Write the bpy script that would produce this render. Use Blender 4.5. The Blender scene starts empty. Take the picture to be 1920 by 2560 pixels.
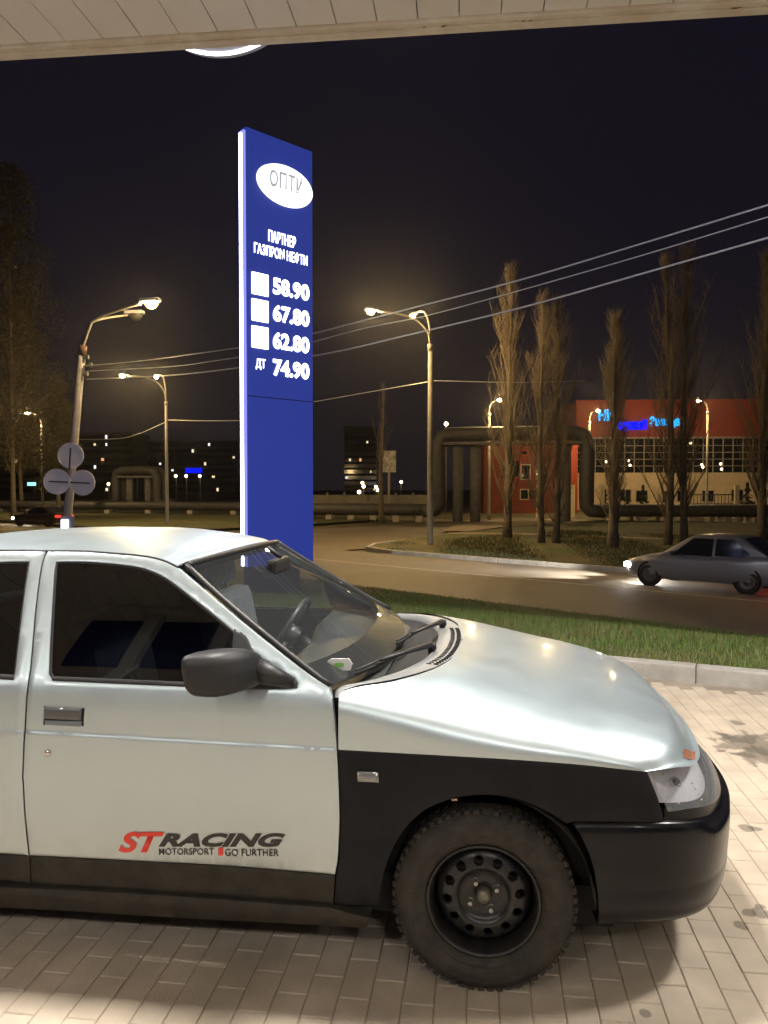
import bpy, bmesh, math, random
import numpy as np
from mathutils import Vector, Matrix
from mathutils.geometry import delaunay_2d_cdt

# ------------------------------------------------------------------ camera, world, exposure
sc = bpy.context.scene
FPX, CAMH = 1923.0, 1.6
PITCH = math.atan(60 / FPX)
cam_d = bpy.data.cameras.new('camera')
cam_d.sensor_fit = 'VERTICAL'; cam_d.sensor_height = 24.0
cam_d.lens = FPX / 2560 * 24.0
cam_d.clip_start = 0.05; cam_d.clip_end = 2000
cam = bpy.data.objects.new('camera', cam_d)
sc.collection.objects.link(cam)
cam.location = (0, 0, CAMH)
cam.rotation_euler = (math.pi / 2 - PITCH, 0, 0)
sc.camera = cam

world = bpy.data.worlds.new('World'); sc.world = world; world.use_nodes = True
wn = world.node_tree; wn.nodes.clear()
wo = wn.nodes.new('ShaderNodeOutputWorld'); bg = wn.nodes.new('ShaderNodeBackground')
tc = wn.nodes.new('ShaderNodeTexCoord'); sx = wn.nodes.new('ShaderNodeSeparateXYZ')
rp = wn.nodes.new('ShaderNodeValToRGB')
rp.color_ramp.elements[0].position = 0.0; rp.color_ramp.elements[0].color = (0.0085, 0.0068, 0.0085, 1)
rp.color_ramp.elements[1].position = 0.75; rp.color_ramp.elements[1].color = (0.0045, 0.0038, 0.0075, 1)
e = rp.color_ramp.elements.new(0.3); e.color = (0.0058, 0.0048, 0.0092, 1)
wn.links.new(tc.outputs['Generated'], sx.inputs[0]); wn.links.new(sx.outputs['Z'], rp.inputs[0])
wn.links.new(rp.outputs[0], bg.inputs[0]); bg.inputs[1].default_value = 1.0
wn.links.new(bg.outputs[0], wo.inputs[0])

sc.view_settings.view_transform = 'Standard'; sc.view_settings.look = 'None'
sc.view_settings.exposure = 0.22; sc.view_settings.gamma = 1.0
sc.render.engine = 'CYCLES'
sc.cycles.use_denoising = True
sc.cycles.sample_clamp_indirect = 4.0
sc.cycles.max_bounces = 8; sc.cycles.transparent_max_bounces = 12
sc.cycles.caustics_reflective = False; sc.cycles.caustics_refractive = False
sc.cycles.blur_glossy = 0.5

LUM = 360.0            # canopy luminaire radiance
STREET = 9000.0        # street lamp lens radiance

# ------------------------------------------------------------------ helpers
COL = sc.collection
R = math.radians
rnd = random.Random(7)

def ray(px, py):
    a, b = (px - 960) / FPX, -(py - 1280) / FPX
    cp, sp = math.cos(PITCH), math.sin(PITCH)
    return np.array([a, cp + b * sp, -sp + b * cp])
def G(px, py, z=-1.0):                # pixel -> point on the level z
    d = ray(px, py); t = (z - CAMH) / d[2]
    return Vector((d[0] * t, d[1] * t, z))
def at(px, py, Y):                    # pixel -> point at distance Y
    d = ray(px, py); t = Y / d[1]
    return Vector((d[0] * t, Y, CAMH + d[2] * t))

def mat(name, base=(.5, .5, .5), rough=.6, metal=0., emis=None, es=0., coat=0., crough=.05, spec=.5,
        var=None, bump=None, alpha=None):
    m = bpy.data.materials.new(name); m.use_nodes = True
    nt = m.node_tree; b = nt.nodes['Principled BSDF']
    b.inputs['Base Color'].default_value = (*base, 1)
    b.inputs['Roughness'].default_value = rough
    b.inputs['Metallic'].default_value = metal
    b.inputs['Coat Weight'].default_value = coat
    b.inputs['Coat Roughness'].default_value = crough
    b.inputs['Specular IOR Level'].default_value = spec
    if emis:
        b.inputs['Emission Color'].default_value = (*emis, 1)
        b.inputs['Emission Strength'].default_value = es
    if var or bump:
        co = nt.nodes.new('ShaderNodeTexCoord')
    if var:                            # (scale, other colour, detail)
        nz = nt.nodes.new('ShaderNodeTexNoise'); nz.inputs['Scale'].default_value = var[0]
        nz.inputs['Detail'].default_value = 6; nz.inputs['Roughness'].default_value = .65
        mx = nt.nodes.new('ShaderNodeMix'); mx.data_type = 'RGBA'
        r = nt.nodes.new('ShaderNodeValToRGB'); r.color_ramp.elements[0].position = .36; r.color_ramp.elements[1].position = .66
        mx.inputs['A'].default_value = (*base, 1); mx.inputs['B'].default_value = (*var[1], 1)
        nt.links.new(co.outputs['Object'], nz.inputs['Vector']); nt.links.new(nz.outputs['Fac'], r.inputs[0])
        nt.links.new(r.outputs[0], mx.inputs['Factor']); nt.links.new(mx.outputs['Result'], b.inputs['Base Color'])
    if bump:                           # (scale, strength)
        nb = nt.nodes.new('ShaderNodeTexNoise'); nb.inputs['Scale'].default_value = bump[0]; nb.inputs['Detail'].default_value = 5
        bp = nt.nodes.new('ShaderNodeBump'); bp.inputs['Strength'].default_value = bump[1]; bp.inputs['Distance'].default_value = .02
        nt.links.new(co.outputs['Object'], nb.inputs['Vector']); nt.links.new(nb.outputs['Fac'], bp.inputs['Height'])
        nt.links.new(bp.outputs[0], b.inputs['Normal'])
    return m

def emit(name, col, s):
    m = bpy.data.materials.new(name); m.use_nodes = True; nt = m.node_tree; nt.nodes.clear()
    o = nt.nodes.new('ShaderNodeOutputMaterial'); e = nt.nodes.new('ShaderNodeEmission')
    e.inputs[0].default_value = (*col, 1); e.inputs[1].default_value = s
    nt.links.new(e.outputs[0], o.inputs[0]); return m

def glass(name, tint, ior=1.5, rough=0.0, haze=0.0):
    m = bpy.data.materials.new(name); m.use_nodes = True; nt = m.node_tree; nt.nodes.clear()
    o = nt.nodes.new('ShaderNodeOutputMaterial')
    t = nt.nodes.new('ShaderNodeBsdfTransparent'); t.inputs[0].default_value = (*tint, 1)
    g = nt.nodes.new('ShaderNodeBsdfGlossy'); g.inputs['Roughness'].default_value = rough
    f = nt.nodes.new('ShaderNodeFresnel'); gm_ = nt.nodes.new('ShaderNodeNewGeometry')
    mr = nt.nodes.new('ShaderNodeMapRange'); mr.inputs['To Min'].default_value = ior; mr.inputs['To Max'].default_value = 1 / ior
    nt.links.new(gm_.outputs['Backfacing'], mr.inputs['Value']); nt.links.new(mr.outputs[0], f.inputs[0])
    mx = nt.nodes.new('ShaderNodeMixShader')
    last = t
    if haze:                           # thin film of dust on the glass
        d = nt.nodes.new('ShaderNodeBsdfDiffuse'); d.inputs[0].default_value = (.5, .52, .55, 1)
        m2 = nt.nodes.new('ShaderNodeMixShader'); m2.inputs[0].default_value = haze
        nt.links.new(t.outputs[0], m2.inputs[1]); nt.links.new(d.outputs[0], m2.inputs[2]); last = m2
    nt.links.new(f.outputs[0], mx.inputs[0]); nt.links.new(last.outputs[0], mx.inputs[1]); nt.links.new(g.outputs[0], mx.inputs[2])
    nt.links.new(mx.outputs[0], o.inputs[0]); return m

class MB:
    """collects vertices and faces, then links them as one mesh object"""
    def __init__(s): s.v = []; s.f = []; s.sm = []
    def add(s, vs, fs, smooth=False):
        n = len(s.v); s.v += [tuple(map(float, p)) for p in vs]
        s.f += [tuple(i + n for i in f) for f in fs]; s.sm += [smooth] * len(fs); return s
    def box(s, a, b, M=None):
        x0, y0, z0 = a; x1, y1, z1 = b
        vs = [(x0, y0, z0), (x1, y0, z0), (x1, y1, z0), (x0, y1, z0), (x0, y0, z1), (x1, y0, z1), (x1, y1, z1), (x0, y1, z1)]
        if M is not None: vs = [M @ Vector(p) for p in vs]
        return s.add(vs, [(0, 3, 2, 1), (4, 5, 6, 7), (0, 1, 5, 4), (1, 2, 6, 5), (2, 3, 7, 6), (3, 0, 4, 7)])
    def bbox(s, a, b, r=.01, M=None):              # box with chamfered edges
        bm = bmesh.new(); bmesh.ops.create_cube(bm, size=1)
        c = [(a[i] + b[i]) / 2 for i in range(3)]; d = [b[i] - a[i] for i in range(3)]
        for v in bm.verts: v.co = Vector([c[i] + v.co[i] * d[i] for i in range(3)])
        bmesh.ops.bevel(bm, geom=bm.edges[:], offset=r, segments=2, affect='EDGES', profile=.6)
        bm.verts.index_update()
        vs = [M @ v.co if M is not None else v.co for v in bm.verts]
        s.add(vs, [[v.index for v in f.verts] for f in bm.faces]); bm.free(); return s
    def tube(s, pts, rad, n=8, caps=True, smooth=True):
        pts = [Vector(p) for p in pts]; k = len(pts)
        if not hasattr(rad, '__len__'): rad = [rad] * k
        vs = []; up = None
        for i, p in enumerate(pts):
            d = (pts[min(i + 1, k - 1)] - pts[max(i - 1, 0)]).normalized()
            if up is None:
                up = d.orthogonal().normalized()
            up = (up - d * up.dot(d)); up = up.normalized() if up.length > 1e-6 else d.orthogonal().normalized()
            w = d.cross(up)
            for j in range(n):
                a = 2 * math.pi * j / n
                vs.append(p + (up * math.cos(a) + w * math.sin(a)) * rad[i])
        fs = [(i * n + j, i * n + (j + 1) % n, (i + 1) * n + (j + 1) % n, (i + 1) * n + j) for i in range(k - 1) for j in range(n)]
        s.add(vs, fs, smooth)
        if caps:
            m = len(s.v) - len(vs)
            s.f += [tuple(m + j for j in reversed(range(n))), tuple(m + (k - 1) * n + j for j in range(n))]; s.sm += [False] * 2
        return s
    def lathe(s, prof, n=32, M=None, smooth=True, closed=False):   # prof: (radius, axial y)
        vs = []
        for r, y in prof:
            for j in range(n):
                a = 2 * math.pi * j / n; p = Vector((r * math.cos(a), y, r * math.sin(a)))
                vs.append(M @ p if M is not None else p)
        k = len(prof); rows = k if closed else k - 1
        fs = [(i * n + j, i * n + (j + 1) % n, ((i + 1) % k) * n + (j + 1) % n, ((i + 1) % k) * n + j) for i in range(rows) for j in range(n)]
        return s.add(vs, fs, smooth)
    def prism(s, poly, z0, z1, M=None):            # poly: (x, y) anticlockwise
        n = len(poly)
        vs = [(x, y, z0) for x, y in poly] + [(x, y, z1) for x, y in poly]
        if M is not None: vs = [M @ Vector(p) for p in vs]
        return s.add(vs, [tuple(reversed(range(n))), tuple(range(n, 2 * n))] + [(i, (i + 1) % n, n + (i + 1) % n, n + i) for i in range(n)])
    def grid(s, P, smooth=True, flip=False):       # P: rows of points
        m, n = len(P), len(P[0])
        vs = [p for r in P for p in r]
        fs = [(i * n + j, i * n + j + 1, (i + 1) * n + j + 1, (i + 1) * n + j) for i in range(m - 1) for j in range(n - 1)]
        if flip: fs = [f[::-1] for f in fs]
        return s.add(vs, fs, smooth)
    def mesh(s, name):
        me = bpy.data.meshes.new(name); me.from_pydata(s.v, [], s.f)
        me.polygons.foreach_set('use_smooth', s.sm); me.update(); return me
    def build(s, name, m, parent=None, **kw):
        return link(name, s.mesh(name), m, parent, **kw)

def link(name, me, m, parent=None, **kw):
    o = bpy.data.objects.new(name, me)
    if m is not None and me is not None and not me.materials: me.materials.append(m)
    COL.objects.link(o)
    if parent: o.parent = parent
    for k, v in kw.items(): o[k] = v
    return o
def thing(name, label, cat, loc=(0, 0, 0), rz=0, group=None):
    o = bpy.data.objects.new(name, None); COL.objects.link(o); o.location = loc; o.rotation_euler = (0, 0, rz)
    o.empty_display_size = .2; o['label'] = label; o['category'] = cat
    if group: o['group'] = group
    return o
def copy_tree(o, parent=None):
    c = o.copy(); COL.objects.link(c); c.parent = parent
    for ch in o.children: copy_tree(ch, c)
    return c
def struct(o): o['kind'] = 'structure'; return o

def text_mesh(s, size=1.0, bold=0.0, extrude=0.0, align='CENTER', shear=0.0, space=1.0):
    c = bpy.data.curves.new('lettering', 'FONT'); c.body = s; c.size = size; c.align_x = align; c.align_y = 'CENTER'
    c.offset = bold; c.extrude = extrude; c.shear = shear; c.space_character = space; c.resolution_u = 4
    o = bpy.data.objects.new('lettering', c); COL.objects.link(o)
    dg = bpy.context.evaluated_depsgraph_get()
    me = bpy.data.meshes.new_from_object(o.evaluated_get(dg))
    COL.objects.unlink(o); bpy.data.objects.remove(o); bpy.data.curves.remove(c)
    return me
def text_obj(name, s, m, parent, size, M, fit=None, **kw):
    """lettering laid by matrix M (its x = reading direction, y = up); fit=(width, height)"""
    me = text_mesh(s, size, **kw)
    if fit and len(me.vertices):
        xs = [v.co.x for v in me.vertices]; ys = [v.co.y for v in me.vertices]
        cx, cy = (min(xs) + max(xs)) / 2, (min(ys) + max(ys)) / 2
        kx, ky = fit[0] / (max(xs) - min(xs)), fit[1] / (max(ys) - min(ys))
        for v in me.vertices: v.co.x = (v.co.x - cx) * kx; v.co.y = (v.co.y - cy) * ky
    me.transform(M); me.materials.clear()
    return link(name, me, m, parent)

def hermite(xs, ys):
    xs = np.array(xs, float); ys = np.array(ys, float)
    d = np.gradient(ys, xs)
    def f(x):
        x = np.clip(x, xs[0], xs[-1]); i = np.clip(np.searchsorted(xs, x) - 1, 0, len(xs) - 2)
        h = xs[i + 1] - xs[i]; t = (x - xs[i]) / h
        return ((2*t**3 - 3*t**2 + 1) * ys[i] + (t**3 - 2*t**2 + t) * h * d[i] + (-2*t**3 + 3*t**2) * ys[i + 1] + (t**3 - t**2) * h * d[i + 1])
    return f
def spline(pts, step=.015):               # Catmull-Rom through 2-D or 3-D points, resampled
    P = [np.array(p, float) for p in pts]
    if len(P) == 2:
        n = max(1, int(np.linalg.norm(P[1] - P[0]) / step)); return [P[0] + (P[1] - P[0]) * i / n for i in range(n + 1)]
    Q = [2 * P[0] - P[1]] + P + [2 * P[-1] - P[-2]]; out = []
    for i in range(1, len(Q) - 2):
        n = max(1, int(np.linalg.norm(Q[i + 1] - Q[i]) / step))
        for k in range(n):
            t = k / n
            out.append(.5 * ((2*Q[i]) + (-Q[i-1] + Q[i+1])*t + (2*Q[i-1] - 5*Q[i] + 4*Q[i+1] - Q[i+2])*t*t + (-Q[i-1] + 3*Q[i] - 3*Q[i+1] + Q[i+2])*t**3))
    out.append(P[-1]); return out
def area2(p):
    p = np.array(p); return .5 * np.sum(p[:, 0] * np.roll(p[:, 1], -1) - np.roll(p[:, 0], -1) * p[:, 1])
def inset(poly, d):                       # polygon shrunk by d (grown when d < 0)
    p = np.array(poly); sgn = 1 if area2(p) > 0 else -1
    a = p - np.roll(p, 1, 0); b = np.roll(p, -1, 0) - p
    def nrm(e): n = np.stack([-e[:, 1], e[:, 0]], 1); return n / (np.linalg.norm(n, axis=1)[:, None] + 1e-12)
    n1, n2 = nrm(a), nrm(b); n = n1 + n2; L = np.linalg.norm(n, axis=1)[:, None] + 1e-9; n /= L
    c = np.clip((n * n1).sum(1), .45, 1)[:, None]
    return p + sgn * n * d / c
def inside(poly, pts):
    poly = np.array(poly); pts = np.array(pts); x, y = pts[:, 0], pts[:, 1]; r = np.zeros(len(pts), bool)
    j = len(poly) - 1
    for i in range(len(poly)):
        xi, yi = poly[i]; xj, yj = poly[j]
        m = ((yi > y) != (yj > y)) & (x < (xj - xi) * (y - yi) / (yj - yi + 1e-15) + xi); r ^= m; j = i
    return r
def dedupe(p, eps=.002):
    out = [np.array(p[0])]
    for q in p[1:]:
        if np.linalg.norm(np.array(q) - out[-1]) > eps: out.append(np.array(q))
    if np.linalg.norm(out[0] - out[-1]) < eps: out.pop()
    return out

# ------------------------------------------------------------------ materials
def paint_mat():
    m = mat('silver_paint', (.52, .605, .645), .40, .84, coat=.45, crough=.07); nt = m.node_tree; b = nt.nodes['Principled BSDF']
    co = nt.nodes.new('ShaderNodeTexCoord'); sp = nt.nodes.new('ShaderNodeSeparateXYZ'); nz = nt.nodes.new('ShaderNodeTexNoise'); nz.inputs['Scale'].default_value = 4.5; nz.inputs['Detail'].default_value = 7; nz.inputs['Roughness'].default_value = .7
    nt.links.new(co.outputs['Object'], sp.inputs[0]); nt.links.new(co.outputs['Object'], nz.inputs['Vector'])
    mr = nt.nodes.new('ShaderNodeMapRange'); mr.inputs['From Min'].default_value = .62; mr.inputs['From Max'].default_value = .32; mr.inputs['To Max'].default_value = .55     # road dust low on the doors
    ml = nt.nodes.new('ShaderNodeMath'); ml.operation = 'MULTIPLY'; nt.links.new(sp.outputs['Z'], mr.inputs['Value']); nt.links.new(mr.outputs[0], ml.inputs[0]); nt.links.new(nz.outputs['Fac'], ml.inputs[1])
    mx = nt.nodes.new('ShaderNodeMix'); mx.data_type = 'RGBA'; mx.inputs['A'].default_value = (.52, .605, .645, 1); mx.inputs['B'].default_value = (.30, .25, .18, 1)
    nt.links.new(ml.outputs[0], mx.inputs['Factor']); nt.links.new(mx.outputs['Result'], b.inputs['Base Color'])
    rr = nt.nodes.new('ShaderNodeMapRange'); rr.inputs['From Min'].default_value = .3; rr.inputs['From Max'].default_value = .7; rr.inputs['To Min'].default_value = .35; rr.inputs['To Max'].default_value = .43
    nt.links.new(nz.outputs['Fac'], rr.inputs['Value']); nt.links.new(rr.outputs[0], b.inputs['Roughness'])
    cr = nt.nodes.new('ShaderNodeMapRange'); cr.inputs['From Min'].default_value = .35; cr.inputs['From Max'].default_value = .7; cr.inputs['To Min'].default_value = .03; cr.inputs['To Max'].default_value = .14
    nt.links.new(nz.outputs['Fac'], cr.inputs['Value']); nt.links.new(cr.outputs[0], b.inputs['Coat Roughness']); return m
M_paint = paint_mat()
M_black_paint = mat('matt_black_paint', (.006, .006, .0085), .5, 0, spec=.16, var=(7, (.012, .012, .0135)))
M_bumper = mat('black_bumper_plastic', (.004, .004, .006), .26, 0, coat=.12, crough=.06, spec=.2, var=(14, (.007, .0065, .007)))
M_trimlow = mat('dusty_black_trim', (.020, .018, .015), .6, spec=.2, var=(12, (.040, .034, .026)))
M_plastic = mat('black_plastic', (.010, .010, .011), .5, bump=(300, .05))
M_grey_plastic = mat('grey_cowl_plastic', (.15, .155, .155), .55)
M_dark = mat('dark_void', (.006, .006, .006), .9)
M_rubber = mat('tyre_rubber', (.020, .018, .016), .75, spec=.25, var=(16, (.042, .036, .029)), bump=(120, .15))
M_rim = mat('black_steel_rim', (.006, .006, .008), .34, .0, spec=.4, var=(20, (.018, .016, .014)))
M_chrome = mat('chrome', (.75, .72, .68), .18, 1)
M_bolt = mat('wheel_bolt_steel', (.30, .28, .25), .4, .8)
M_glass_side = glass('tinted_side_glass', (.035, .04, .045), 1.52)
M_glass_far = glass('lightly_tinted_glass', (.55, .60, .58), 1.5)
M_glass_ws = glass('windscreen_glass', (.84, .88, .87), 1.38, haze=.03)
M_headglass = glass('headlamp_lens', (.9, .9, .92), 1.45, .02, haze=.22)
M_reflector = mat('headlamp_reflector', (.88, .87, .92), .35, .1, var=(60, (.76, .75, .82)))
M_seat = mat('grey_seat_cloth', (.20, .22, .25), .85, var=(30, (.26, .28, .31)))
M_dash = mat('dark_grey_dashboard', (.022, .024, .025), .55, bump=(260, .08))
M_red = mat('red_decal', (.62, .035, .018), .4)
M_blackdecal = mat('black_decal', (.018, .016, .016), .4)
M_white = mat('white_print', (.75, .75, .72), .5)
M_rust = mat('rust', (.20, .065, .03), .85, var=(60, (.11, .04, .02)))
M_conc = mat('concrete', (.40, .37, .33), .85, var=(6, (.30, .275, .24)), bump=(60, .25))
M_kerb = mat('kerb_concrete', (.36, .34, .31), .85, var=(5, (.26, .245, .22)), bump=(80, .3))
M_pole = mat('painted_pole', (.24, .225, .20), .7, .0, var=(4, (.17, .155, .13)))
M_asphalt = mat('asphalt', (.135, .112, .085), .7, var=(.35, (.10, .083, .064)), bump=(45, .35))
M_line = mat('road_paint', (.40, .36, .29), .7, var=(3, (.24, .21, .17)))
M_soil = mat('bare_soil', (.105, .078, .045), .95, var=(.35, (.060, .060, .022)), bump=(8, .4))
M_turf = mat('turf', (.035, .055, .012), .95, var=(.6, (.085, .065, .030)), bump=(10, .5))
M_path = mat('path_paving', (.25, .20, .14), .9, var=(2, (.19, .15, .10)))
M_soffit = mat('soffit_panel', (.82, .80, .77), .4, var=(1.3, (.77, .74, .70)))
M_soffit_edge = mat('soffit_edge_trim', (.72, .68, .60), .5, var=(3, (.55, .47, .37)))
M_pipe = mat('pipe_cladding', (.075, .074, .074), .6, .2, var=(3, (.05, .048, .047)))
M_redwall = mat('red_facade', (.26, .032, .012), .7, var=(1.5, (.20, .026, .010)))
M_orangewall = mat('orange_facade', (.14, .024, .010), .85, var=(1.2, (.10, .018, .008)))
M_beige = mat('beige_render', (.60, .50, .36), .85, var=(1.0, (.50, .42, .30)))
M_winglass = mat('dark_window_glass', (.012, .013, .014), .08, spec=.6)
M_mull = mat('pale_window_frame', (.30, .28, .25), .6)
M_bark = mat('poplar_bark', (.15, .122, .088), .95, var=(5, (.09, .073, .052)), bump=(20, .6))
M_twig = mat('poplar_twigs', (.15, .118, .080), .95, var=(1.2, (.10, .078, .052)))
M_leaf = mat('young_foliage', (.075, .06, .022), .9, var=(.8, (.05, .042, .018)))
M_fir = mat('fir_needles', (.028, .04, .016), .95)
M_cable = mat('power_cable', (.55, .55, .56), .5)
M_farwall = mat('far_apartment_wall', (.05, .045, .042), .95)
M_fence = mat('fence_concrete', (.20, .185, .16), .9, var=(2, (.14, .13, .11)))

E_lamp = emit('street_lamp_light', (1.0, .70, .32), STREET)
E_lamp_near = emit('near_lamp_light', (1.0, .72, .36), STREET * .25)
def halo_bowl_mat():  # orange halo around each lamp put into the bowl's emission
    m = bpy.data.materials.new('halo_bowl'); m.use_nodes = True; nt = m.node_tree; nt.nodes.clear()
    o = nt.nodes.new('ShaderNodeOutputMaterial'); t = nt.nodes.new('ShaderNodeBsdfTransparent'); e = nt.nodes.new('ShaderNodeEmission'); a = nt.nodes.new('ShaderNodeAddShader')
    t.inputs[0].default_value = (.75, .72, .66, 1); e.inputs[0].default_value = (1, .52, .13, 1); e.inputs[1].default_value = 1.15
    nt.links.new(t.outputs[0], a.inputs[0]); nt.links.new(e.outputs[0], a.inputs[1]); nt.links.new(a.outputs[0], o.inputs[0]); return m
M_halo_bowl = halo_bowl_mat()
E_lum = emit('canopy_luminaire_light', (1.0, .955, .885), LUM)
E_lum_rear = emit('rear_luminaire_light', (1.0, .955, .885), LUM * .38)

# ------------------------------------------------------------------ road frame
RT = Vector((.730, -.684, 0)).normalized(); RN = Vector((.684, .730, 0)).normalized()
def RF(t, n, z=0.): p = RT * t + RN * n; return Vector((p.x, p.y, z))
RD = -1.10                              # level of the carriageway
KP = Vector((2.56, 6.27, 0)); KD = Vector((.908, -.419, 0)).normalized(); KN = Vector((.419, .908, 0)).normalized()
YAW = R(7.5)

def sheet(name, poly, z, m, **kw):
    b = MB(); b.add([(p[0], p[1], z) for p in poly], [tuple(range(len(poly)))])
    return b.build(name, m, **kw)

struct(sheet('ground', [(-500, -200), (500, -200), (500, 900), (-500, 900)], RD - .06, M_soil))
struct(sheet('road', [RF(t, n)[:2] for t, n in ((-260, 14.75), (60, 14.75), (60, 23.1), (-260, 23.1))], RD, M_asphalt))
struct(sheet('side_road', [RF(t, n)[:2] for t, n in ((-41, 23.1), (-24.2, 23.1), (-24.0, 24.5), (-25.0, 27.5), (-27, 36), (-30, 60), (-40, 60), (-38, 36))], RD - .004, M_asphalt))
ln = MB()
for t in range(-150, 40, 1):
    ln.add([RF(t, 19.40, RD + .004), RF(t + 1, 19.40, RD + .004), RF(t + 1, 19.53, RD + .004), RF(t, 19.53, RD + .004)], [(0, 1, 2, 3)])
ln.build('lane_line', M_line, kind='structure')

# forecourt slab, its edge follows the kerb line
fe = [KP + KD * s for s in (-60, 40)]
fb = MB(); fb.prism([(-60, -40), (60, -40), (fe[1].x, fe[1].y), (fe[0].x, fe[0].y)], RD - .3, -.0042)
def paver_mat():
    m = mat('beige_paver', (.46, .375, .285), .8, bump=(160, .25)); nt = m.node_tree; b = nt.nodes['Principled BSDF']
    oi = nt.nodes.new('ShaderNodeTexCoord'); nz = nt.nodes.new('ShaderNodeTexNoise'); nz.inputs['Scale'].default_value = 5.2; nz.inputs['Detail'].default_value = 2
    n2 = nt.nodes.new('ShaderNodeTexNoise'); n2.inputs['Scale'].default_value = .9; n2.inputs['Detail'].default_value = 5
    r1 = nt.nodes.new('ShaderNodeValToRGB'); r1.color_ramp.elements[0].color = (.35, .295, .23, 1); r1.color_ramp.elements[1].color = (.45, .375, .295, 1)
    r1.color_ramp.elements[0].position = .3; r1.color_ramp.elements[1].position = .7
    r2 = nt.nodes.new('ShaderNodeValToRGB'); r2.color_ramp.elements[0].color = (.60, .58, .54, 1); r2.color_ramp.elements[1].color = (1, 1, 1, 1)
    r2.color_ramp.elements[0].position = .30; r2.color_ramp.elements[1].position = .52
    n3 = nt.nodes.new('ShaderNodeTexNoise'); n3.inputs['Scale'].default_value = 3.3; n3.inputs['Detail'].default_value = 4; n3.inputs['Distortion'].default_value = .6
    r3 = nt.nodes.new('ShaderNodeValToRGB'); r3.color_ramp.elements[0].color = (.34, .31, .27, 1); r3.color_ramp.elements[1].color = (1, 1, 1, 1)
    r3.color_ramp.elements[0].position = .22; r3.color_ramp.elements[1].position = .27
    mx = nt.nodes.new('ShaderNodeMix'); mx.data_type = 'RGBA'; mx.blend_type = 'MULTIPLY'; mx.inputs['Factor'].default_value = 1
    m2 = nt.nodes.new('ShaderNodeMix'); m2.data_type = 'RGBA'; m2.blend_type = 'MULTIPLY'; m2.inputs['Factor'].default_value = 1
    for n in (nz, n2, n3):
        gp = nt.nodes.new('ShaderNodeNewGeometry'); nt.links.new(gp.outputs['Position'], n.inputs['Vector'])
    nt.links.new(nz.outputs['Fac'], r1.inputs[0]); nt.links.new(n2.outputs['Fac'], r2.inputs[0]); nt.links.new(n3.outputs['Fac'], r3.inputs[0])
    nt.links.new(r1.outputs[0], mx.inputs['A']); nt.links.new(r2.outputs[0], mx.inputs['B'])
    nt.links.new(mx.outputs['Result'], m2.inputs['A']); nt.links.new(r3.outputs[0], m2.inputs['B'])
    last = m2.outputs['Result']; gp = nt.nodes.new('ShaderNodeNewGeometry'); nn_ = nt.nodes.new('ShaderNodeTexNoise'); nn_.inputs['Scale'].default_value = 9; nn_.inputs['Detail'].default_value = 3
    nt.links.new(gp.outputs['Position'], nn_.inputs['Vector'])
    for (px, py, r) in ((1895, 1862, .23), (1850, 1845, .10), (1905, 1890, .16), (1838, 1806, .05), (1868, 2070, .035), (1890, 2072, .03), (1870, 2279, .03), (1900, 2281, .035), (1852, 2314, .03), (1900, 2266, .02), (1610, 2532, .02)):
        c = G(px, py, 0); dv = nt.nodes.new('ShaderNodeVectorMath'); dv.operation = 'DISTANCE'; dv.inputs[1].default_value = c
        ma = nt.nodes.new('ShaderNodeMath'); ma.operation = 'MULTIPLY_ADD'; ma.inputs[1].default_value = -r * 2.6; ma.inputs[2].default_value = r * 1.3
        ad = nt.nodes.new('ShaderNodeMath'); ad.operation = 'ADD'; mr = nt.nodes.new('ShaderNodeMapRange'); mr.inputs['From Min'].default_value = r * .85; mr.inputs['From Max'].default_value = r * 1.1; mr.inputs['To Min'].default_value = .62; mr.inputs['To Max'].default_value = 0
        nt.links.new(gp.outputs['Position'], dv.inputs[0]); nt.links.new(nn_.outputs['Fac'], ma.inputs[0]); nt.links.new(dv.outputs['Value'], ad.inputs[0]); nt.links.new(ma.outputs[0], ad.inputs[1]); nt.links.new(ad.outputs[0], mr.inputs['Value'])
        mm = nt.nodes.new('ShaderNodeMix'); mm.data_type = 'RGBA'; mm.inputs['B'].default_value = (.06, .05, .038, 1); nt.links.new(mr.outputs[0], mm.inputs['Factor']); nt.links.new(last, mm.inputs['A']); last = mm.outputs['Result']
    nt.links.new(last, b.inputs['Base Color']); return m
M_paver = paver_mat()
M_joint = mat('paver_joint_sand', (.27, .225, .175), .95, var=(3, (.15, .125, .10)))
forecourt = struct(fb.build('forecourt', M_joint))

# ------------------------------------------------------------------ pavers (0.2 x 0.1 m, laid in the canopy's direction)
CO = Vector((.31, 2.36, 0))
CF = Vector((math.cos(YAW), -math.sin(YAW), 0)); CN = Vector((math.sin(YAW), math.cos(YAW), 0))
def CW(x, y, z=0.): p = CO + CF * x + CN * y; return Vector((p.x, p.y, z))
def to_px(p):
    q = Vector(p) - Vector((0, 0, CAMH)); cp, sp = math.cos(PITCH), math.sin(PITCH)
    d = q.y * cp - q.z * sp; u = q.y * sp + q.z * cp
    return (960 + FPX * q.x / d, 1280 - FPX * u / d, d) if d > .1 else (9e9, 9e9, d)
pm = MB()
w, l, c = .0488, .0988, .003
pm.add([(-w, -l, -.03), (w, -l, -.03), (w, l, -.03), (-w, l, -.03), (-w, -l, -c), (w, -l, -c), (w, l, -c), (-w, l, -c),
        (-w + c, -l + c, 0), (w - c, -l + c, 0), (w - c, l - c, 0), (-w + c, l - c, 0)],
       [(0, 1, 5, 4), (1, 2, 6, 5), (2, 3, 7, 6), (3, 0, 4, 7), (4, 5, 9, 8), (5, 6, 10, 9), (6, 7, 11, 10), (7, 4, 8, 11), (8, 9, 10, 11)])
paver_me = pm.mesh('paver'); paver_me.materials.append(M_paver)
cells = []
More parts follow.
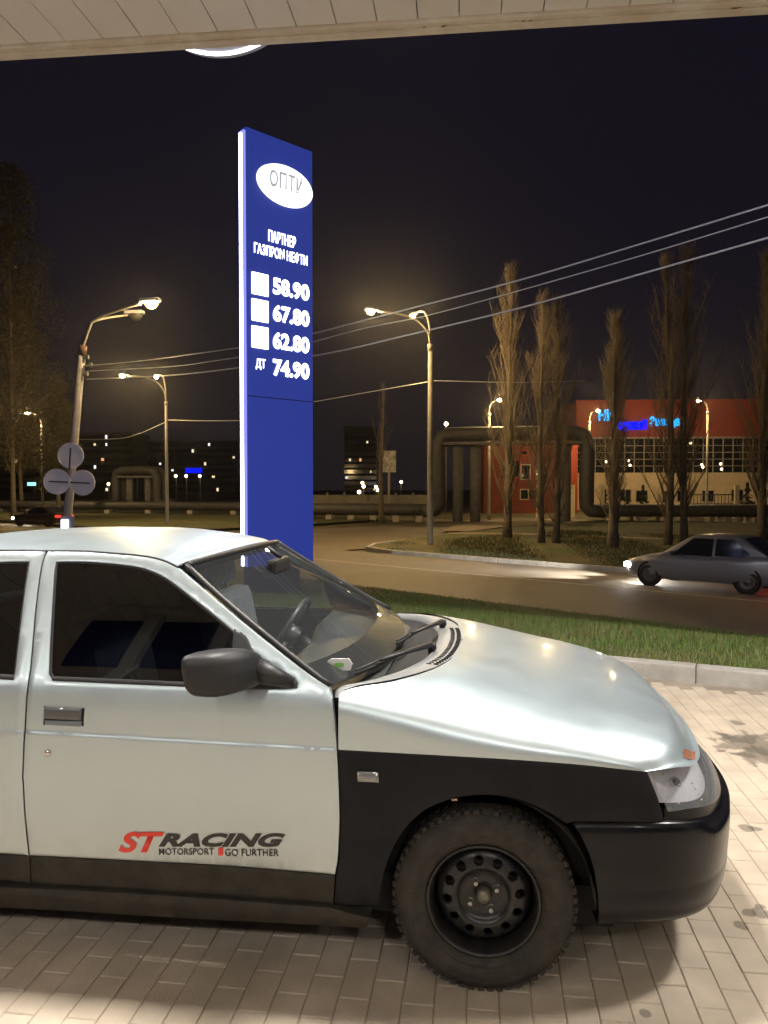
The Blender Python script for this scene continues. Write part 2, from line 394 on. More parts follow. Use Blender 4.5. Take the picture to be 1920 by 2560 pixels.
for i in range(-30, 62):
    for j in range(-6, 28):
        x = i * .1; y = j * .2 + (.1 if i % 2 else 0) - .35
        p = CW(x, y)
        if (p - KP).dot(KN) > -.16: continue
        px, py, d = to_px(p)
        vis = -40 < px < 1960 and py < 2640
        hidden = -1.9 < x < .78 and .12 < y < 2.2           # under or behind the parked car
        cells.append((vis and not hidden, 1 / d if d > 0 else 0, x, y, p))
cells.sort(key=lambda q: (-q[0], -q[1]))
for k, (vis, s, x, y, p) in enumerate(cells):
    T = Matrix.Translation(p + Vector((0, 0, rnd.uniform(-.0012, .0012)))) @ Matrix.Rotation(-YAW + rnd.uniform(-.006, .006), 4, 'Z') @ Matrix.Rotation(rnd.uniform(-.006, .006), 4, 'X') @ Matrix.Rotation(rnd.uniform(-.006, .006), 4, 'Y')
    if k < 300:
        o = link('paver', paver_me, None, forecourt); o.matrix_local = T
    else:
        if k == 300: far_p = MB()
        far_p.add([T @ v.co for v in paver_me.vertices], [tuple(q.vertices) for q in paver_me.polygons])
far_p.build('paver_field', M_paver, forecourt, kind='stuff')
# the rest of the forecourt: one sheet whose material carries the paving
def wide_paving_mat():
    m = mat('wide_paving', (.42, .34, .26), .85); nt = m.node_tree; b = nt.nodes['Principled BSDF']
    gp = nt.nodes.new('ShaderNodeNewGeometry'); mp = nt.nodes.new('ShaderNodeMapping'); mp.inputs['Rotation'].default_value = (0, 0, R(90) + YAW)
    br = nt.nodes.new('ShaderNodeTexBrick'); br.inputs['Scale'].default_value = 1; br.inputs['Brick Width'].default_value = .2; br.inputs['Row Height'].default_value = .1
    br.inputs['Mortar Size'].default_value = .003; br.inputs['Color1'].default_value = (.47, .38, .29, 1); br.inputs['Color2'].default_value = (.40, .32, .24, 1); br.inputs['Mortar'].default_value = (.17, .14, .105, 1)
    nt.links.new(gp.outputs['Position'], mp.inputs[0]); nt.links.new(mp.outputs[0], br.inputs[0]); nt.links.new(br.outputs[0], b.inputs['Base Color']); return m
M_wide = wide_paving_mat()
rows = MB()
a0, a1, b0, b1 = -3.05, 6.15, -1.66, 5.2
kx = lambda q: tuple(CW(*q)[:2])
for (x0, x1, y0, y1) in ((-25, a0, -22, 4.6), (a1, 22, -22, 1.2), (a0, a1, -22, b0)):
    rows.add([(*kx(q), -.001) for q in ((x0, y0), (x1, y0), (x1, y1), (x0, y1))], [(0, 1, 2, 3)])
rows.build('wide_paving', M_wide, forecourt)

# kerb stones along the forecourt
kb = MB(); kb.bbox((-.498, -.075, -.25), (.498, .075, .135), .014); kerb_me = kb.mesh('kerb_stone'); kerb_me.materials.append(M_kerb)
kerb = thing('forecourt_kerb', 'low grey concrete kerb edging the paved forecourt beside the grass', 'kerb', KP)
for i in range(-14, 10):
    o = link('kerb_stone', kerb_me, None, kerb); q = KD * (i + .5) + KN * (.075 + rnd.uniform(-.003, .003))
    o.location = (q.x, q.y, rnd.uniform(-.004, .004)); o.rotation_euler = (0, 0, math.atan2(KD.y, KD.x))

# verge: falls from the kerb to the carriageway
def verge_pt(a, f):
    k = KP + KD * a + KN * .15
    r = RF(0, 14.75); t0 = a * 1.05 - 8.0; r = RF(t0, 14.75)
    p = k.lerp(r, f); s = f * f * (3 - 2 * f)
    z = .11 + (RD + .03 - .11) * s
    return Vector((p.x, p.y, z + .02 * math.sin(a * 1.7 + f * 9) * (f * (1 - f) * 4)))
vb = MB(); vb.grid([[verge_pt(a, f / 24) for f in range(25)] for a in range(-45, 26)], flip=True)
verge = struct(vb.build('grass_verge', M_turf))
# edge of the carriageway below the verge
eb = MB(); eb.add([RF(-60, 14.55, RD + .04), RF(40, 14.55, RD + .04), RF(40, 14.95, RD + .006), RF(-60, 14.95, RD + .006)], [(0, 1, 2, 3)])
eb.build('road_shoulder', mat('gravel_shoulder', (.10, .085, .06), .95, var=(4, (.065, .055, .04)), bump=(40, .5)), kind='structure')

# far kerb and verge
far_ring = [(-25.0, 27.5), (-24.6, 25.6), (-23.4, 23.9), (-21.2, 23.15)] + [(t, 23.15) for t in range(-20, 62, 2)]
fk = thing('far_kerb', 'dark kerb along the far side of the road under the poplars', 'kerb', RF(0, 23.1, RD))
for (p, q) in zip(far_ring[:-1], far_ring[1:]):
    A, B = RF(*p), RF(*q); L = (B - A).length; c = (A + B) / 2 - RF(0, 23.1)
    b = MB(); b.bbox((-L / 2 + .01, -.08, -.15), (L / 2 - .01, .08, .16), .02)
    o = b.build('kerb_stone', M_kerb, fk); o.location = (c.x, c.y, 0); o.rotation_euler = (0, 0, math.atan2((B - A).y, (B - A).x))
vf = MB(); ring = [RF(t + .05, n + .05) for t, n in far_ring] + [RF(60, 60), RF(-31, 60), RF(-27.5, 36)]
vf.add([(p.x, p.y, RD + .12) for p in ring], [tuple(range(len(ring)))])
struct(vf.build('far_verge', M_turf))
def strip(name, px_pts, z, m):
    return struct(sheet(name, [tuple(G(x, y, z))[:2] for x, y in px_pts], z, m))
strip('dirt_margin', [(1010, 1350), (1020, 1342), (1090, 1362), (1300, 1378), (1560, 1402), (1920, 1436), (1920, 1452), (1540, 1413), (1150, 1386)], RD + .125, M_soil)
strip('footpath', [(1105, 1327), (1140, 1312), (1250, 1306), (1360, 1297), (1490, 1300), (1480, 1306), (1390, 1309), (1250, 1318), (1170, 1328)], RD + .128, M_path)
strip('trodden_path', [(1120, 1331), (1300, 1333), (1500, 1339), (1700, 1347), (1700, 1350), (1500, 1342.5), (1300, 1336), (1120, 1334)], RD + .132, M_path)
lv = [RF(t, n) for t, n in ((-260, 24.2), (-43, 24.2), (-41.5, 26), (-41, 34), (-44, 48), (-260, 48))]
struct(sheet('left_verge', [(p.x, p.y) for p in lv], RD + .1, M_turf))
# grass blades on the near verge and tufts on the far one
rng = np.random.default_rng(4)
def blades(name, pts, hmin, hmax, wid, m):
    n = len(pts); P = np.array(pts)
    ang = rng.uniform(0, 2 * np.pi, n); h = rng.uniform(hmin, hmax, n); le = rng.uniform(.1, .6, n) * h; a2 = rng.uniform(0, 2 * np.pi, n)
    dx, dy = np.cos(ang) * wid, np.sin(ang) * wid
    v = np.zeros((n, 3, 3)); v[:, 0] = P; v[:, 1] = P; v[:, 2] = P
    v[:, 0, 0] -= dx; v[:, 0, 1] -= dy; v[:, 1, 0] += dx; v[:, 1, 1] += dy
    v[:, 2, 0] += np.cos(a2) * le; v[:, 2, 1] += np.sin(a2) * le; v[:, 2, 2] += h
    me = bpy.data.meshes.new(name); me.vertices.add(n * 3); me.vertices.foreach_set('co', v.reshape(-1))
    me.loops.add(n * 3); me.loops.foreach_set('vertex_index', np.arange(n * 3, dtype=np.int32))
    me.polygons.add(n); me.polygons.foreach_set('loop_start', np.arange(0, n * 3, 3, dtype=np.int32))
    me.update(calc_edges=True); return link(name, me, m)
M_blade = mat('grass_blade', (.085, .160, .022), .7, var=(1.6, (.14, .15, .045)))
M_blade2 = mat('far_grass_blade', (.040, .060, .014), .8, var=(.4, (.085, .070, .028)))
pts = []; dry = []
for _ in range(175000):
    a = rnd.uniform(-9, 9.5); f = rnd.random() ** 1.25
    den = .55 + .5 * math.sin(a * 1.9 + 3 * math.sin(f * 7)) * math.sin(f * 23 + a * .8)
    if rnd.random() > den + .35: continue
    p = verge_pt(a, f); (dry if rnd.random() < .16 + .25 * (den < .3) else pts).append((p.x, p.y, p.z - .005))
g = blades('grass', pts, .03, .095, .006, M_blade); g['kind'] = 'stuff'; g['label'] = 'short green grass on the slope between kerb and road'; g['category'] = 'grass'
g = blades('dry_grass', dry, .03, .085, .005, mat('dry_blade', (.20, .16, .07), .8)); g['kind'] = 'stuff'; g['label'] = 'dry yellow blades among the green grass by the kerb'; g['category'] = 'grass'
pts = []
for _ in range(60000):
    t = rnd.uniform(-24, 6); n = 23.6 + 18 * rnd.random() ** 1.2
    if t < -22 and n < 26: continue
    if math.sin(t * .9 + n * .7) + rnd.random() < .1: continue
    pts.append(tuple(RF(t, n, RD + .115)))
g = blades('verge_grass', pts, .06, .16, .014, M_blade2); g['kind'] = 'stuff'; g['label'] = 'sparse grass under the bare poplars beyond the road'; g['category'] = 'grass'

# ------------------------------------------------------------------ filling-station canopy (local frame: x along its edge, y outwards)
CZ = 5.0
can = thing('station_canopy', 'white panelled canopy soffit overhead with stained edge trim', 'canopy', (0, 5.86, 0), -R(5.9))
TRIM = .115
pw = .30
spb = MB(); spb.box((-pw / 2 + .004, -3.2, 0), (pw / 2 - .004, 0, .03)); sp_me = spb.mesh('soffit_panel'); sp_me.materials.append(M_soffit)
for i in range(-22, 23):
    o = link('soffit_panel', sp_me, None, can); o.location = (i * pw + .11, -TRIM, CZ + .02 + rnd.uniform(-.0015, .0015))
wide = MB()
for i in range(-40, 41):
    wide.box((i * pw + .11 - pw / 2 + .004, -13, CZ + .021), (i * pw + .11 + pw / 2 - .004, -3.2 - TRIM - .004, CZ + .05))
wide.build('soffit_field', M_soffit, can, kind='stuff')
b = MB(); b.box((-13, -13.2, CZ + .06), (13, -.01, CZ + .95)); b.build('canopy_deck', mat('canopy_deck', (.05, .05, .05), .8), can)
b = MB(); b.bbox((-13, -TRIM + .01, CZ - .005), (13, -.054, CZ + .06), .006); b.build('inner_trim', M_soffit_edge, can)
b = MB(); b.bbox((-13, -.05, CZ - .02), (13, .03, CZ + .06), .008); b.build('outer_trim', M_soffit_edge, can)
b = MB(); b.box((-13, -.005, CZ + .062), (13, .028, CZ + 1.0)); b.build('fascia', mat('added_glow_fascia', (.3, .3, .5), .4, emis=(.74, .74, 1.0), es=3.2), can)  # unseen outer face; its glow is added to brighten grass and sign backs
# rust stains on the trim
for s in (-.55, .35, 1.05, 2.62, 3.5):
    for k in range(3):
        b = MB(); x = s + rnd.uniform(-.12, .12); ww = rnd.uniform(.008, .03)
        b.add([(x - ww, -.0525, CZ - .002 - .014 * rnd.random()), (x + ww, -.0525, CZ - .004), (x + ww * .6, -.0525, CZ + .03), (x - ww * .8, -.0525, CZ + .035)], [(0, 1, 2, 3)])
        b.build('rust_stain', M_rust, can)
# oval sign on the fascia: only its lower lip hangs below the trim
ov = MB(); n = 64
ell = lambda a, bb, k: (a * math.cos(2 * math.pi * k / n), bb * math.sin(2 * math.pi * k / n))
ocx, ocz = -1.35, CZ + .62
ov.prism([ell(.62, .495, k) for k in range(n)], -.08, .08, Matrix.Translation((ocx, .35, ocz)) @ Matrix.Rotation(R(90), 4, 'X'))
os_ = ov.build('oval_sign', mat('sign_back', (.30, .30, .36), .5), can)
ob = MB(); ob.tube([(ocx + ell(.625, .50, k)[0], .35, ocz + ell(.625, .50, k)[1]) for k in range(n + 1)], .018, 6, caps=False)
ob.build('lit_rim', emit('sign_rim_light', (.92, .92, 1.0), 4.0), os_)
# luminaires set in the soffit
lum_pos = [(-.4, 1.0), (-4.4, 1.0), (3.6, 1.0), (-2.2, -6.6), (1.6, -6.6), (-6.0, -6.6), (5.4, -6.6)]
for i, (x, y) in enumerate(lum_pos):
    p = CW(x, y, CZ - .012)
    t = thing('canopy_luminaire', ['square white luminaire in the canopy soffit above the silver car roof', 'square white luminaire in the soffit left of the silver car', 'square white luminaire in the soffit ahead of the silver car',
               'square luminaire in the rear soffit row, second from the left', 'square luminaire in the rear soffit row, third from the left', 'square luminaire in the rear soffit row, leftmost of four', 'square luminaire in the rear soffit row, rightmost of four'][i], 'ceiling light', p, -YAW, 'canopy luminaires')
    b = MB(); b.bbox((-.33, -.33, 0), (.33, .33, .06), .01); b.build('housing', mat('luminaire_housing', (.7, .7, .7), .5), t)
    b = MB(); b.add([(-.27, -.27, -.004), (-.27, .27, -.004), (.27, .27, -.004), (.27, -.27, -.004)], [(0, 1, 2, 3)]); b.build('diffuser', E_lum if i < 3 else E_lum_rear, t)
for i in range(4):  # unseen boards and pale struts added for the side window's reflection
    p = CW(-3.9 + i * .85, -3.7, 0)
    t = thing('reflection_board', 'unseen blue board, %s of four, added for car window reflection' % ('leftmost', 'second from the left', 'third from the left', 'rightmost')[i], 'sign', p, -YAW, 'added reflection boards')
    b = MB(); b.bbox((-.30, -.03, 4.0), (.30, .03, 4.85), .01); b.build('board', mat('reflection_board_blue', (.005, .014, .13), .5), t)
    b = MB(); b.bbox((.34, -.05, 3.4), (.50, .05, CZ + .02), .01); b.build('reflection_strut', mat('reflection_strut_white', (.6, .6, .58), .5), t)
# columns and the shop behind the viewpoint (seen mirrored in the car's glass)
for i, (x, y) in enumerate(((-6.2, -1.4), (5.6, -1.4))):
    t = thing('canopy_column', ['white canopy column standing left behind the viewpoint', 'white canopy column standing right behind the viewpoint'][i], 'column', CW(x, y, -.02), -YAW, 'canopy columns')
    b = MB(); b.bbox((-.2, -.2, .3), (.2, .2, CZ + .02), .02); b.build('shaft', mat('column_white', (.6, .6, .58), .5), t)
    b = MB(); b.bbox((-.24, -.24, 0), (.24, .24, .3), .02); b.build('plinth', M_conc, t)
shop = thing('station_shop', 'low station shop with blue band and lit windows mirrored in the car glass', 'shop', CW(-2.5, -11.5, -.02), -YAW)
b = MB(); b.box((-9, -4, 0), (9, 0, 3.4)); b.build('wall', mat('shop_wall', (.35, .34, .33), .7), shop)
b = MB(); b.box((-9.1, .002, 2.75), (9.1, .12, 3.5)); b.build('blue_band', emit('shop_blue_band', (.01, .03, .5), .35), shop)
for i in range(6):
    x = -7.4 + i * 2.7
    b = MB(); b.box((x, .004, .4), (x + 2.2, .05, 2.6)); f = b.build('window', M_mull, shop)
    b = MB(); b.box((x + .08, .055, .48), (x + 2.12, .06, 2.52)); b.build('pane', emit('lit_shop_pane', (1, .9, .72), .28 if i % 2 else .5), f)

# ------------------------------------------------------------------ the parked silver car (x forwards, y away from us, z up)
W = 1.676
car = thing('parked_car', 'silver saloon with black front wing and bumper parked in the foreground', 'car', CO, -YAW)
yprof = hermite([.10, .20, .30, .42, .60, .75, .85, .92, .955, .99, 1.10, 1.20, 1.30, 1.36, 1.40, 1.44],
                [.075, .034, .016, .005, 0, .002, .007, .015, .026, .043, .098, .150, .206, .243, .272, .31])
taper = hermite([-3.6, -3.3, -3.0, -2.6, -1.6, -.6, 0, .28, .42, .52, .62, .70], [.24, .10, .045, .012, 0, 0, .001, .010, .026, .050, .100, .170])
def crease(x): return .7635 + (-.467 - x) * .0115
def sstep(t): t = np.clip(t, 0, 1); return t * t * (3 - 2 * t)
def yside(x, z):
    x = np.asarray(x, float); z = np.asarray(z, float)
    st = .0034 * sstep((z - crease(x) + .001) / .011) * (x < -.47)
    return yprof(z) + st + taper(x)
def S(px, py, off=0.):                        # pixel -> (x, z) on the car's near flank
    d = ray(px, py); C = np.array([0, 0, CAMH]); o = np.array(CO); n = np.array(CN); f = np.array(CF); y = 0.
    for _ in range(12):
        t = ((o - C) @ n + y) / (d @ n); p = C + t * d - o; x, z = p @ f, p[2]
        y = float(yside(x, z)) + off
    return np.array([x, z])
def at_y(px, py, y):
    d = ray(px, py); C = np.array([0, 0, CAMH]); t = ((np.array(CO) - C) @ np.array(CN) + y) / (d @ np.array(CN)); p = C + t * d - np.array(CO)
    return Vector((p @ np.array(CF), y, p[2]))
c1 = lambda *q: [S(x / 1.728, 1300 + y / 1.728) for x, y in q]
c3 = lambda *q: [S(960 + x / 1.728, 1500 + y / 1.728) for x, y in q]
c4 = lambda *q: [S(x / 1.728, 1950 + y / 1.728) for x, y in q]

def panel(name, loop, m, parent=None, holes=(), yoff=0., gap=.0028, lip=.022, step=.035, mirror=False, edge=.0025, yf=yside, extra=True):
    loop = dedupe(loop); r0 = inset(loop, gap); r1 = inset(loop, gap + .0045)
    hs = [dedupe(h) for h in holes]; h1 = [inset(h, -.0045) for h in hs]
    pts = [tuple(p) for p in r0]; n0 = len(pts); edges = [(i, (i + 1) % n0) for i in range(n0)]
    rim = list(range(n0))
    loops = [list(range(n0))]
    for h in hs:
        k = len(pts); pts += [tuple(p) for p in h]; L = len(h)
        edges += [(k + i, k + (i + 1) % L) for i in range(L)]; loops.append(list(range(k, k + L)))
    nrim = len(pts)
    inner = [p for p in r1] + [p for h in h1 for p in h]
    lo, hi = r0.min(0), r0.max(0)
    gx = np.arange(lo[0] + step / 2, hi[0], step); gz = np.arange(lo[1] + step / 2, hi[1], step)
    g = np.array([(x, z) for x in gx for z in gz]) if len(gx) and len(gz) else np.zeros((0, 2))
    if extra:
        ex = np.arange(lo[0], hi[0], .03)
        if len(ex): g = np.concatenate([g] + [np.stack([ex, crease(ex) + dz], 1) for dz in (-.004, -.001, .002, .0055, .0085, .011, .016)])
    cand = np.array(inner + list(g)) if len(g) else np.array(inner)
    ok = inside(inset(loop, gap + .0035), cand)
    for h in hs: ok &= ~inside(inset(h, -.0035), cand)
    pts += [tuple(p) for p in cand[ok]]
    V, E_, Fc, *_r = delaunay_2d_cdt([Vector(p) for p in pts], edges, [], 0, 1e-6)
    V2 = np.array([tuple(v) for v in V]); orig = _r[0]
    tri = np.array([f for f in Fc if len(f) == 3]); cen = V2[tri].mean(1)
    keep = inside(r0, cen)
    for h in hs: keep &= ~inside(h, cen)
    tri = tri[keep]
    isrim = np.array([any(q < nrim for q in og) for og in orig])
    y = yf(V2[:, 0], V2[:, 1]) + yoff + np.where(isrim, edge, 0)
    objs = []
    for side_ in ((0, 1) if mirror else (0,)):
        b = MB(); sy = (lambda q: q) if side_ == 0 else (lambda q: W - q)
        vs = [(V2[i, 0], sy(y[i]), V2[i, 1]) for i in range(len(V2))]
        fs = []
        for t in tri:
            a2 = (V2[t[1]] - V2[t[0]]); b2 = (V2[t[2]] - V2[t[0]]); ccw = a2[0] * b2[1] - a2[1] * b2[0] > 0
            if ccw == (side_ == 0): fs.append((t[0], t[1], t[2]))
            else: fs.append((t[0], t[2], t[1]))
        b.add(vs, fs, True)
        if lip:
            for L, P in [(r0, 0)] + [(np.array(h), 1) for h in hs]:
                yy = yf(L[:, 0], L[:, 1]) + yoff + edge; k = len(L)
                vs = [(L[i, 0], sy(yy[i]), L[i, 1]) for i in range(k)] + [(L[i, 0], sy(yy[i] + lip), L[i, 1]) for i in range(k)]
                b.add(vs, [(i, (i + 1) % k, k + (i + 1) % k, k + i) for i in range(k)])
        objs.append(b.build(name, m, parent))
    return objs if mirror else objs[0]

# --- front door
rear_edge = spline(c4((131, 452), (124, 330), (106, 150), (98, 10)) + c1((96, 1120), (103, 950), (112, 800), (125, 680), (140, 540), (152, 400), (166, 280), (182, 185), (203, 130)), .006)
top_edge = spline(c1((203, 130), (350, 131), (500, 141), (600, 150), (660, 159), (720, 176), (772, 203)))
pillar = spline(c1((772, 203), (900, 312), (1000, 397), (1100, 480), (1200, 560), (1300, 638), (1380, 694), (1427, 722)))
front_edge = spline(c1((1427, 722), (1440, 800), (1450, 900), (1457, 990), (1463, 1100), (1467, 1210)) + c4((1469, 180), (1462, 330), (1449, 414)), .006)
low_split = spline(c4((1449, 414), (1000, 376), (560, 352), (122, 330)))
low_front = spline(c4((1449, 414), (1440, 545)))
low_bot = spline(c4((1440, 545), (800, 505), (132, 455)))
re_up = [p for p in rear_edge if p[1] >= low_split[-1][1]]; re_lo = [p for p in rear_edge if p[1] < low_split[-1][1]]
door_loop = re_up + top_edge + pillar + front_edge + low_split
win = spline(c1((240, 180), (350, 180), (450, 186), (540, 195), (610, 207), (680, 232), (740, 268), (830, 338), (900, 392), (1010, 484))) + \
      spline(c1((1010, 484), (1100, 575), (1285, 706))) + spline(c1((1285, 706), (1280, 724))) + spline(c1((1280, 724), (790, 714), (222, 690))) + spline(c1((208, 670), (212, 560), (222, 380), (233, 215), (240, 180)))
door, door_far = panel('front_door', door_loop, M_paint, car, holes=[win], mirror=True)
gl = panel('window_glass', inset(dedupe(win), -.006), M_glass_side, car, yoff=.010, gap=0, lip=0, edge=0, extra=False, mirror=True)
gl[0].parent = door; gl[1].parent = door_far; gl[1].data.materials[0] = M_glass_far
seal = panel('window_seal', inset(dedupe(win), -.001), M_plastic, car, holes=[inset(dedupe(win), .008)], yoff=.004, gap=0, lip=.01, extra=False, mirror=True)
seal[0].parent = door; seal[1].parent = door_far
belt = spline(c1((224, 678), (800, 702), (1020, 712)))+spline(c1((1020, 729), (800, 720), (226, 694)))
bs = panel('waist_seal', belt, M_plastic, car, yoff=-.004, gap=0, lip=.012, extra=False, mirror=True); bs[0].parent = door; bs[1].parent = door_far
lt = panel('lower_trim', low_front + low_bot + re_lo + low_split[::-1], M_trimlow, car, mirror=True, gap=.002, yoff=.003, extra=False); lt[0].parent = door; lt[1].parent = door_far
sail_loop = spline(c1((1012, 470), (1062, 500), (1108, 592), (1200, 652), (1278, 694))) + spline(c1((1278, 694), (1287, 722))) + spline(c1((1287, 722), (1180, 730), (1020, 729))) + spline(c1((1020, 729), (1004, 600), (1012, 470)))
sail = panel('mirror_base', sail_loop, M_plastic, car, yoff=-.008, gap=0, lip=.015, extra=False, mirror=True); sail[0].parent = door; sail[1].parent = door_far
# door mirror: lofted housing reaching outwards
def mirror_housing(flip):
    secs = []
    specs = [(638, 1672, .045, .035, .036), (622, 1668, .005, .052, .052), (596, 1669, -.04, .062, .062), (565, 1676, -.09, .066, .066), (530, 1684, -.135, .066, .067), (505, 1690, -.165, .060, .064), (492, 1692, -.180, .045, .052), (487, 1693, -.186, .022, .028), (486, 1693, -.187, .001, .001)]
    for px, py, y, hx, hz in specs:
        c = at_y(px, py, y); row = []
        for k in range(24):
            a = 2 * math.pi * k / 24; ca, sa = math.cos(a), math.sin(a)
            ex = math.copysign(abs(ca) ** .5, ca) * hx; ez = math.copysign(abs(sa) ** .5, sa) * hz
            ex -= ez * .18
            row.append((c.x + ex, c.y, c.z + ez))
        row.append(row[0]); secs.append(row)
    if flip: secs = [[(x, W - y, z) for x, y, z in r] for r in secs]
    b = MB(); b.grid(secs, flip=not flip)
    return b
mh = mirror_housing(False).build('door_mirror', M_plastic, door); mf = mirror_housing(True).build('door_mirror', M_plastic, door_far)
ar = MB(); A = at_y(728, 1706, .03); B_ = at_y(690, 1692, .0); C_ = at_y(640, 1676, -.01); ar.tube([A, B_, C_], [.020, .030, .042], 12); ar.build('mirror_arm', M_plastic, door)
# handle, lock, flap recess
def flat_poly(px_pts, off): return [S(x, y) for x, y in px_pts]
hp = [(110, 1768), (118, 1763), (200, 1767), (212, 1772), (209, 1812), (200, 1818), (113, 1814), (107, 1806)]
rec = panel('handle_recess', flat_poly([(108, 1762), (214, 1767), (211, 1819), (106, 1815)], 0), M_dark, car, yoff=-.001, gap=0, lip=.01, extra=False); rec.parent = door
hd = panel('door_handle', flat_poly([(112, 1766), (206, 1770), (204, 1800), (111, 1795)], 0), mat('handle_dark_grey', (.075, .08, .085), .32, coat=.4), car, yoff=-.010, gap=0, lip=.02, edge=.004, extra=False, step=.01); hd.parent = door
cupm = panel('handle_cup', flat_poly([(112, 1800), (206, 1803), (203, 1817), (112, 1812)], 0), mat('handle_cup', (.16, .18, .21), .35), car, yoff=-.003, gap=0, lip=.01, extra=False); cupm.parent = door
def lathe_on_side(px, py, prof, m, name, parent, n=20, off=0.):
    x, z = S(px, py); y = float(yside(x, z)) + off
    b = MB(); b.lathe(prof, n, Matrix.Translation((x, y, z))); return b.build(name, m, parent)
lathe_on_side(120, 1882, [(.0001, -.008), (.008, -.0075), (.0115, -.004), (.0125, .002)], M_chrome, 'door_lock', door)
# lettering on the door: laid on the flank
def decal(name, s, m, px0, px1, ptop, pbot, parent, shear=0., bold=0., space=1.):
    me = text_mesh(s, 1.0, bold=bold, shear=shear, space=space)
    xs = np.array([v.co.x for v in me.vertices]); ys = np.array([v.co.y for v in me.vertices])
    a = S(px0, (ptop + pbot) / 2); b_ = S(px1, (ptop + pbot) / 2); zt = S((px0 + px1) / 2, ptop)[1]; zb = S((px0 + px1) / 2, pbot)[1]
    for v in me.vertices:
        u = (v.co.x - xs.min()) / (xs.max() - xs.min()); w_ = (v.co.y - ys.min()) / (ys.max() - ys.min())
        x = a[0] + (b_[0] - a[0]) * u; z = zb + (zt - zb) * w_ + (b_[1] - a[1]) * (u - .5)
        v.co = (x, float(yside(x, z)) - .0022, z)
    me.materials.clear(); return link(name, me, m, parent)
decal('lettering', 'ST', M_red, 296, 412, 2079, 2131, door, shear=.35, bold=.035, space=.95)
decal('lettering', 'RACING', M_blackdecal, 396, 714, 2083, 2117, door, shear=.35, bold=.05)
decal('lettering', 'MOTORSPORT', M_blackdecal, 398, 535, 2120, 2137, door, bold=.012, space=1.05)
decal('lettering', '▮', M_red, 546, 558, 2118, 2138, door)
decal('lettering', 'GO FURTHER', M_blackdecal, 563, 697, 2122, 2140, door, bold=.012, space=1.05)
# --- rear door and quarter (mostly out of frame)
zt0 = top_edge[0]
rd_top = spline([zt0 + np.array([-.004, 0]), (-1.75, 1.372), (-2.05, 1.362), (-2.36, 1.335)])
rd_back = spline([(-2.36, 1.335), (-2.44, 1.22), (-2.46, 1.05), (-2.43, .92), (-2.42, .80)])
rd_arch = spline([(-2.42, .80), (-2.33, .62), (-2.20, .50), (-2.10, .40), (-2.06, .352)])
rd_loop = rear_edge[::-1]
ze = float(low_split[-1][1])
rdl = [p for p in rd_loop if p[1] >= ze]
rd = rd_top + rd_back + rd_arch + spline([(-2.06, .352), (-1.52, ze)]) + rdl[::-1]
rw = spline(c1((126, 180), (60, 180), (-80, 184))) + spline([c1((-80, 184))[0], (-2.05, 1.318), (-2.28, 1.28)]) + spline([(-2.28, 1.28), (-2.33, 1.15), (-2.30, .975)]) + spline([(-2.30, .975)] + c1((58, 684))) + spline(c1((64, 660), (85, 480), (108, 300), (126, 180)))
rdoor = panel('rear_door', rd, M_paint, car, holes=[rw], mirror=True)
g2 = panel('window_glass', inset(dedupe(rw), -.006), M_glass_side, car, yoff=.010, gap=0, lip=0, edge=0, extra=False, mirror=True)
s2 = panel('window_seal', inset(dedupe(rw), -.001), M_plastic, car, holes=[inset(dedupe(rw), .008)], yoff=.004, gap=0, lip=.01, extra=False, mirror=True)
b2 = panel('waist_seal', spline([(-2.30, .985)] + c1((60, 672))) + spline(c1((59, 692)) + [(-2.30, .968)]), M_plastic, car, yoff=-.004, gap=0, lip=.012, extra=False, mirror=True)
l2 = panel('lower_trim', spline(c4((122, 330)) + [(-2.06, .350)]) + spline([(-2.06, .350), (-2.05, .285)]) + spline([(-2.05, .285)] + c4((130, 455))) + re_lo, M_trimlow, car, mirror=True, gap=.002, yoff=.003, extra=False)
for i in (0, 1):
    for q in (g2, s2, b2, l2): q[i].parent = rdoor[i]
g2[1].data.materials[0] = M_glass_far
RWX = -2.492
ra = [(RWX + .335 * math.cos(a), .29 + .345 * math.sin(a)) for a in np.linspace(R(12), R(168), 24)]
quarter = [(-2.05, .30)] + [(x, z) for x, z in ra][:1] + ra + [(-2.86, .30), (-3.20, .33), (-3.38, .45), (-3.42, .70), (-3.40, .93), (-3.10, .965), (-2.80, 1.04), (-2.60, 1.20), (-2.42, 1.325), (-2.36, 1.335)]
q2 = spline([(-2.36, 1.335), (-2.44, 1.22), (-2.46, 1.05), (-2.43, .92), (-2.42, .80)])[1:-1] + [np.array(p) for p in [(-2.42, .80), (-2.33, .62)]]
qloop = [np.array(p) for p in [(-2.36, 1.335)]] + q2 + [np.array(p) for p in ra if p[0] < -2.325] + [np.array(p) for p in [(-2.86, .30), (-3.20, .33), (-3.38, .45), (-3.42, .70), (-3.40, .93), (-3.10, .972), (-2.86, 1.03), (-2.66, 1.17), (-2.48, 1.30)]]
panel('rear_quarter', qloop, M_paint, car, mirror=True)
# --- sill
sill = spline(c4((-1400, 385), (0, 452), (700, 487), (1430, 540))) + spline(c4((1430, 540), (1600, 585))) + spline(c4((1600, 585), (1588, 628))) + spline(c4((1588, 628), (700, 580), (0, 540), (-1400, 470)))
sill = [p for p in sill if p[0] > -2.13]
panel('sill_skirt', sill, M_trimlow, car, yoff=-.022, gap=0, lip=.06, edge=.006, mirror=True, extra=False)
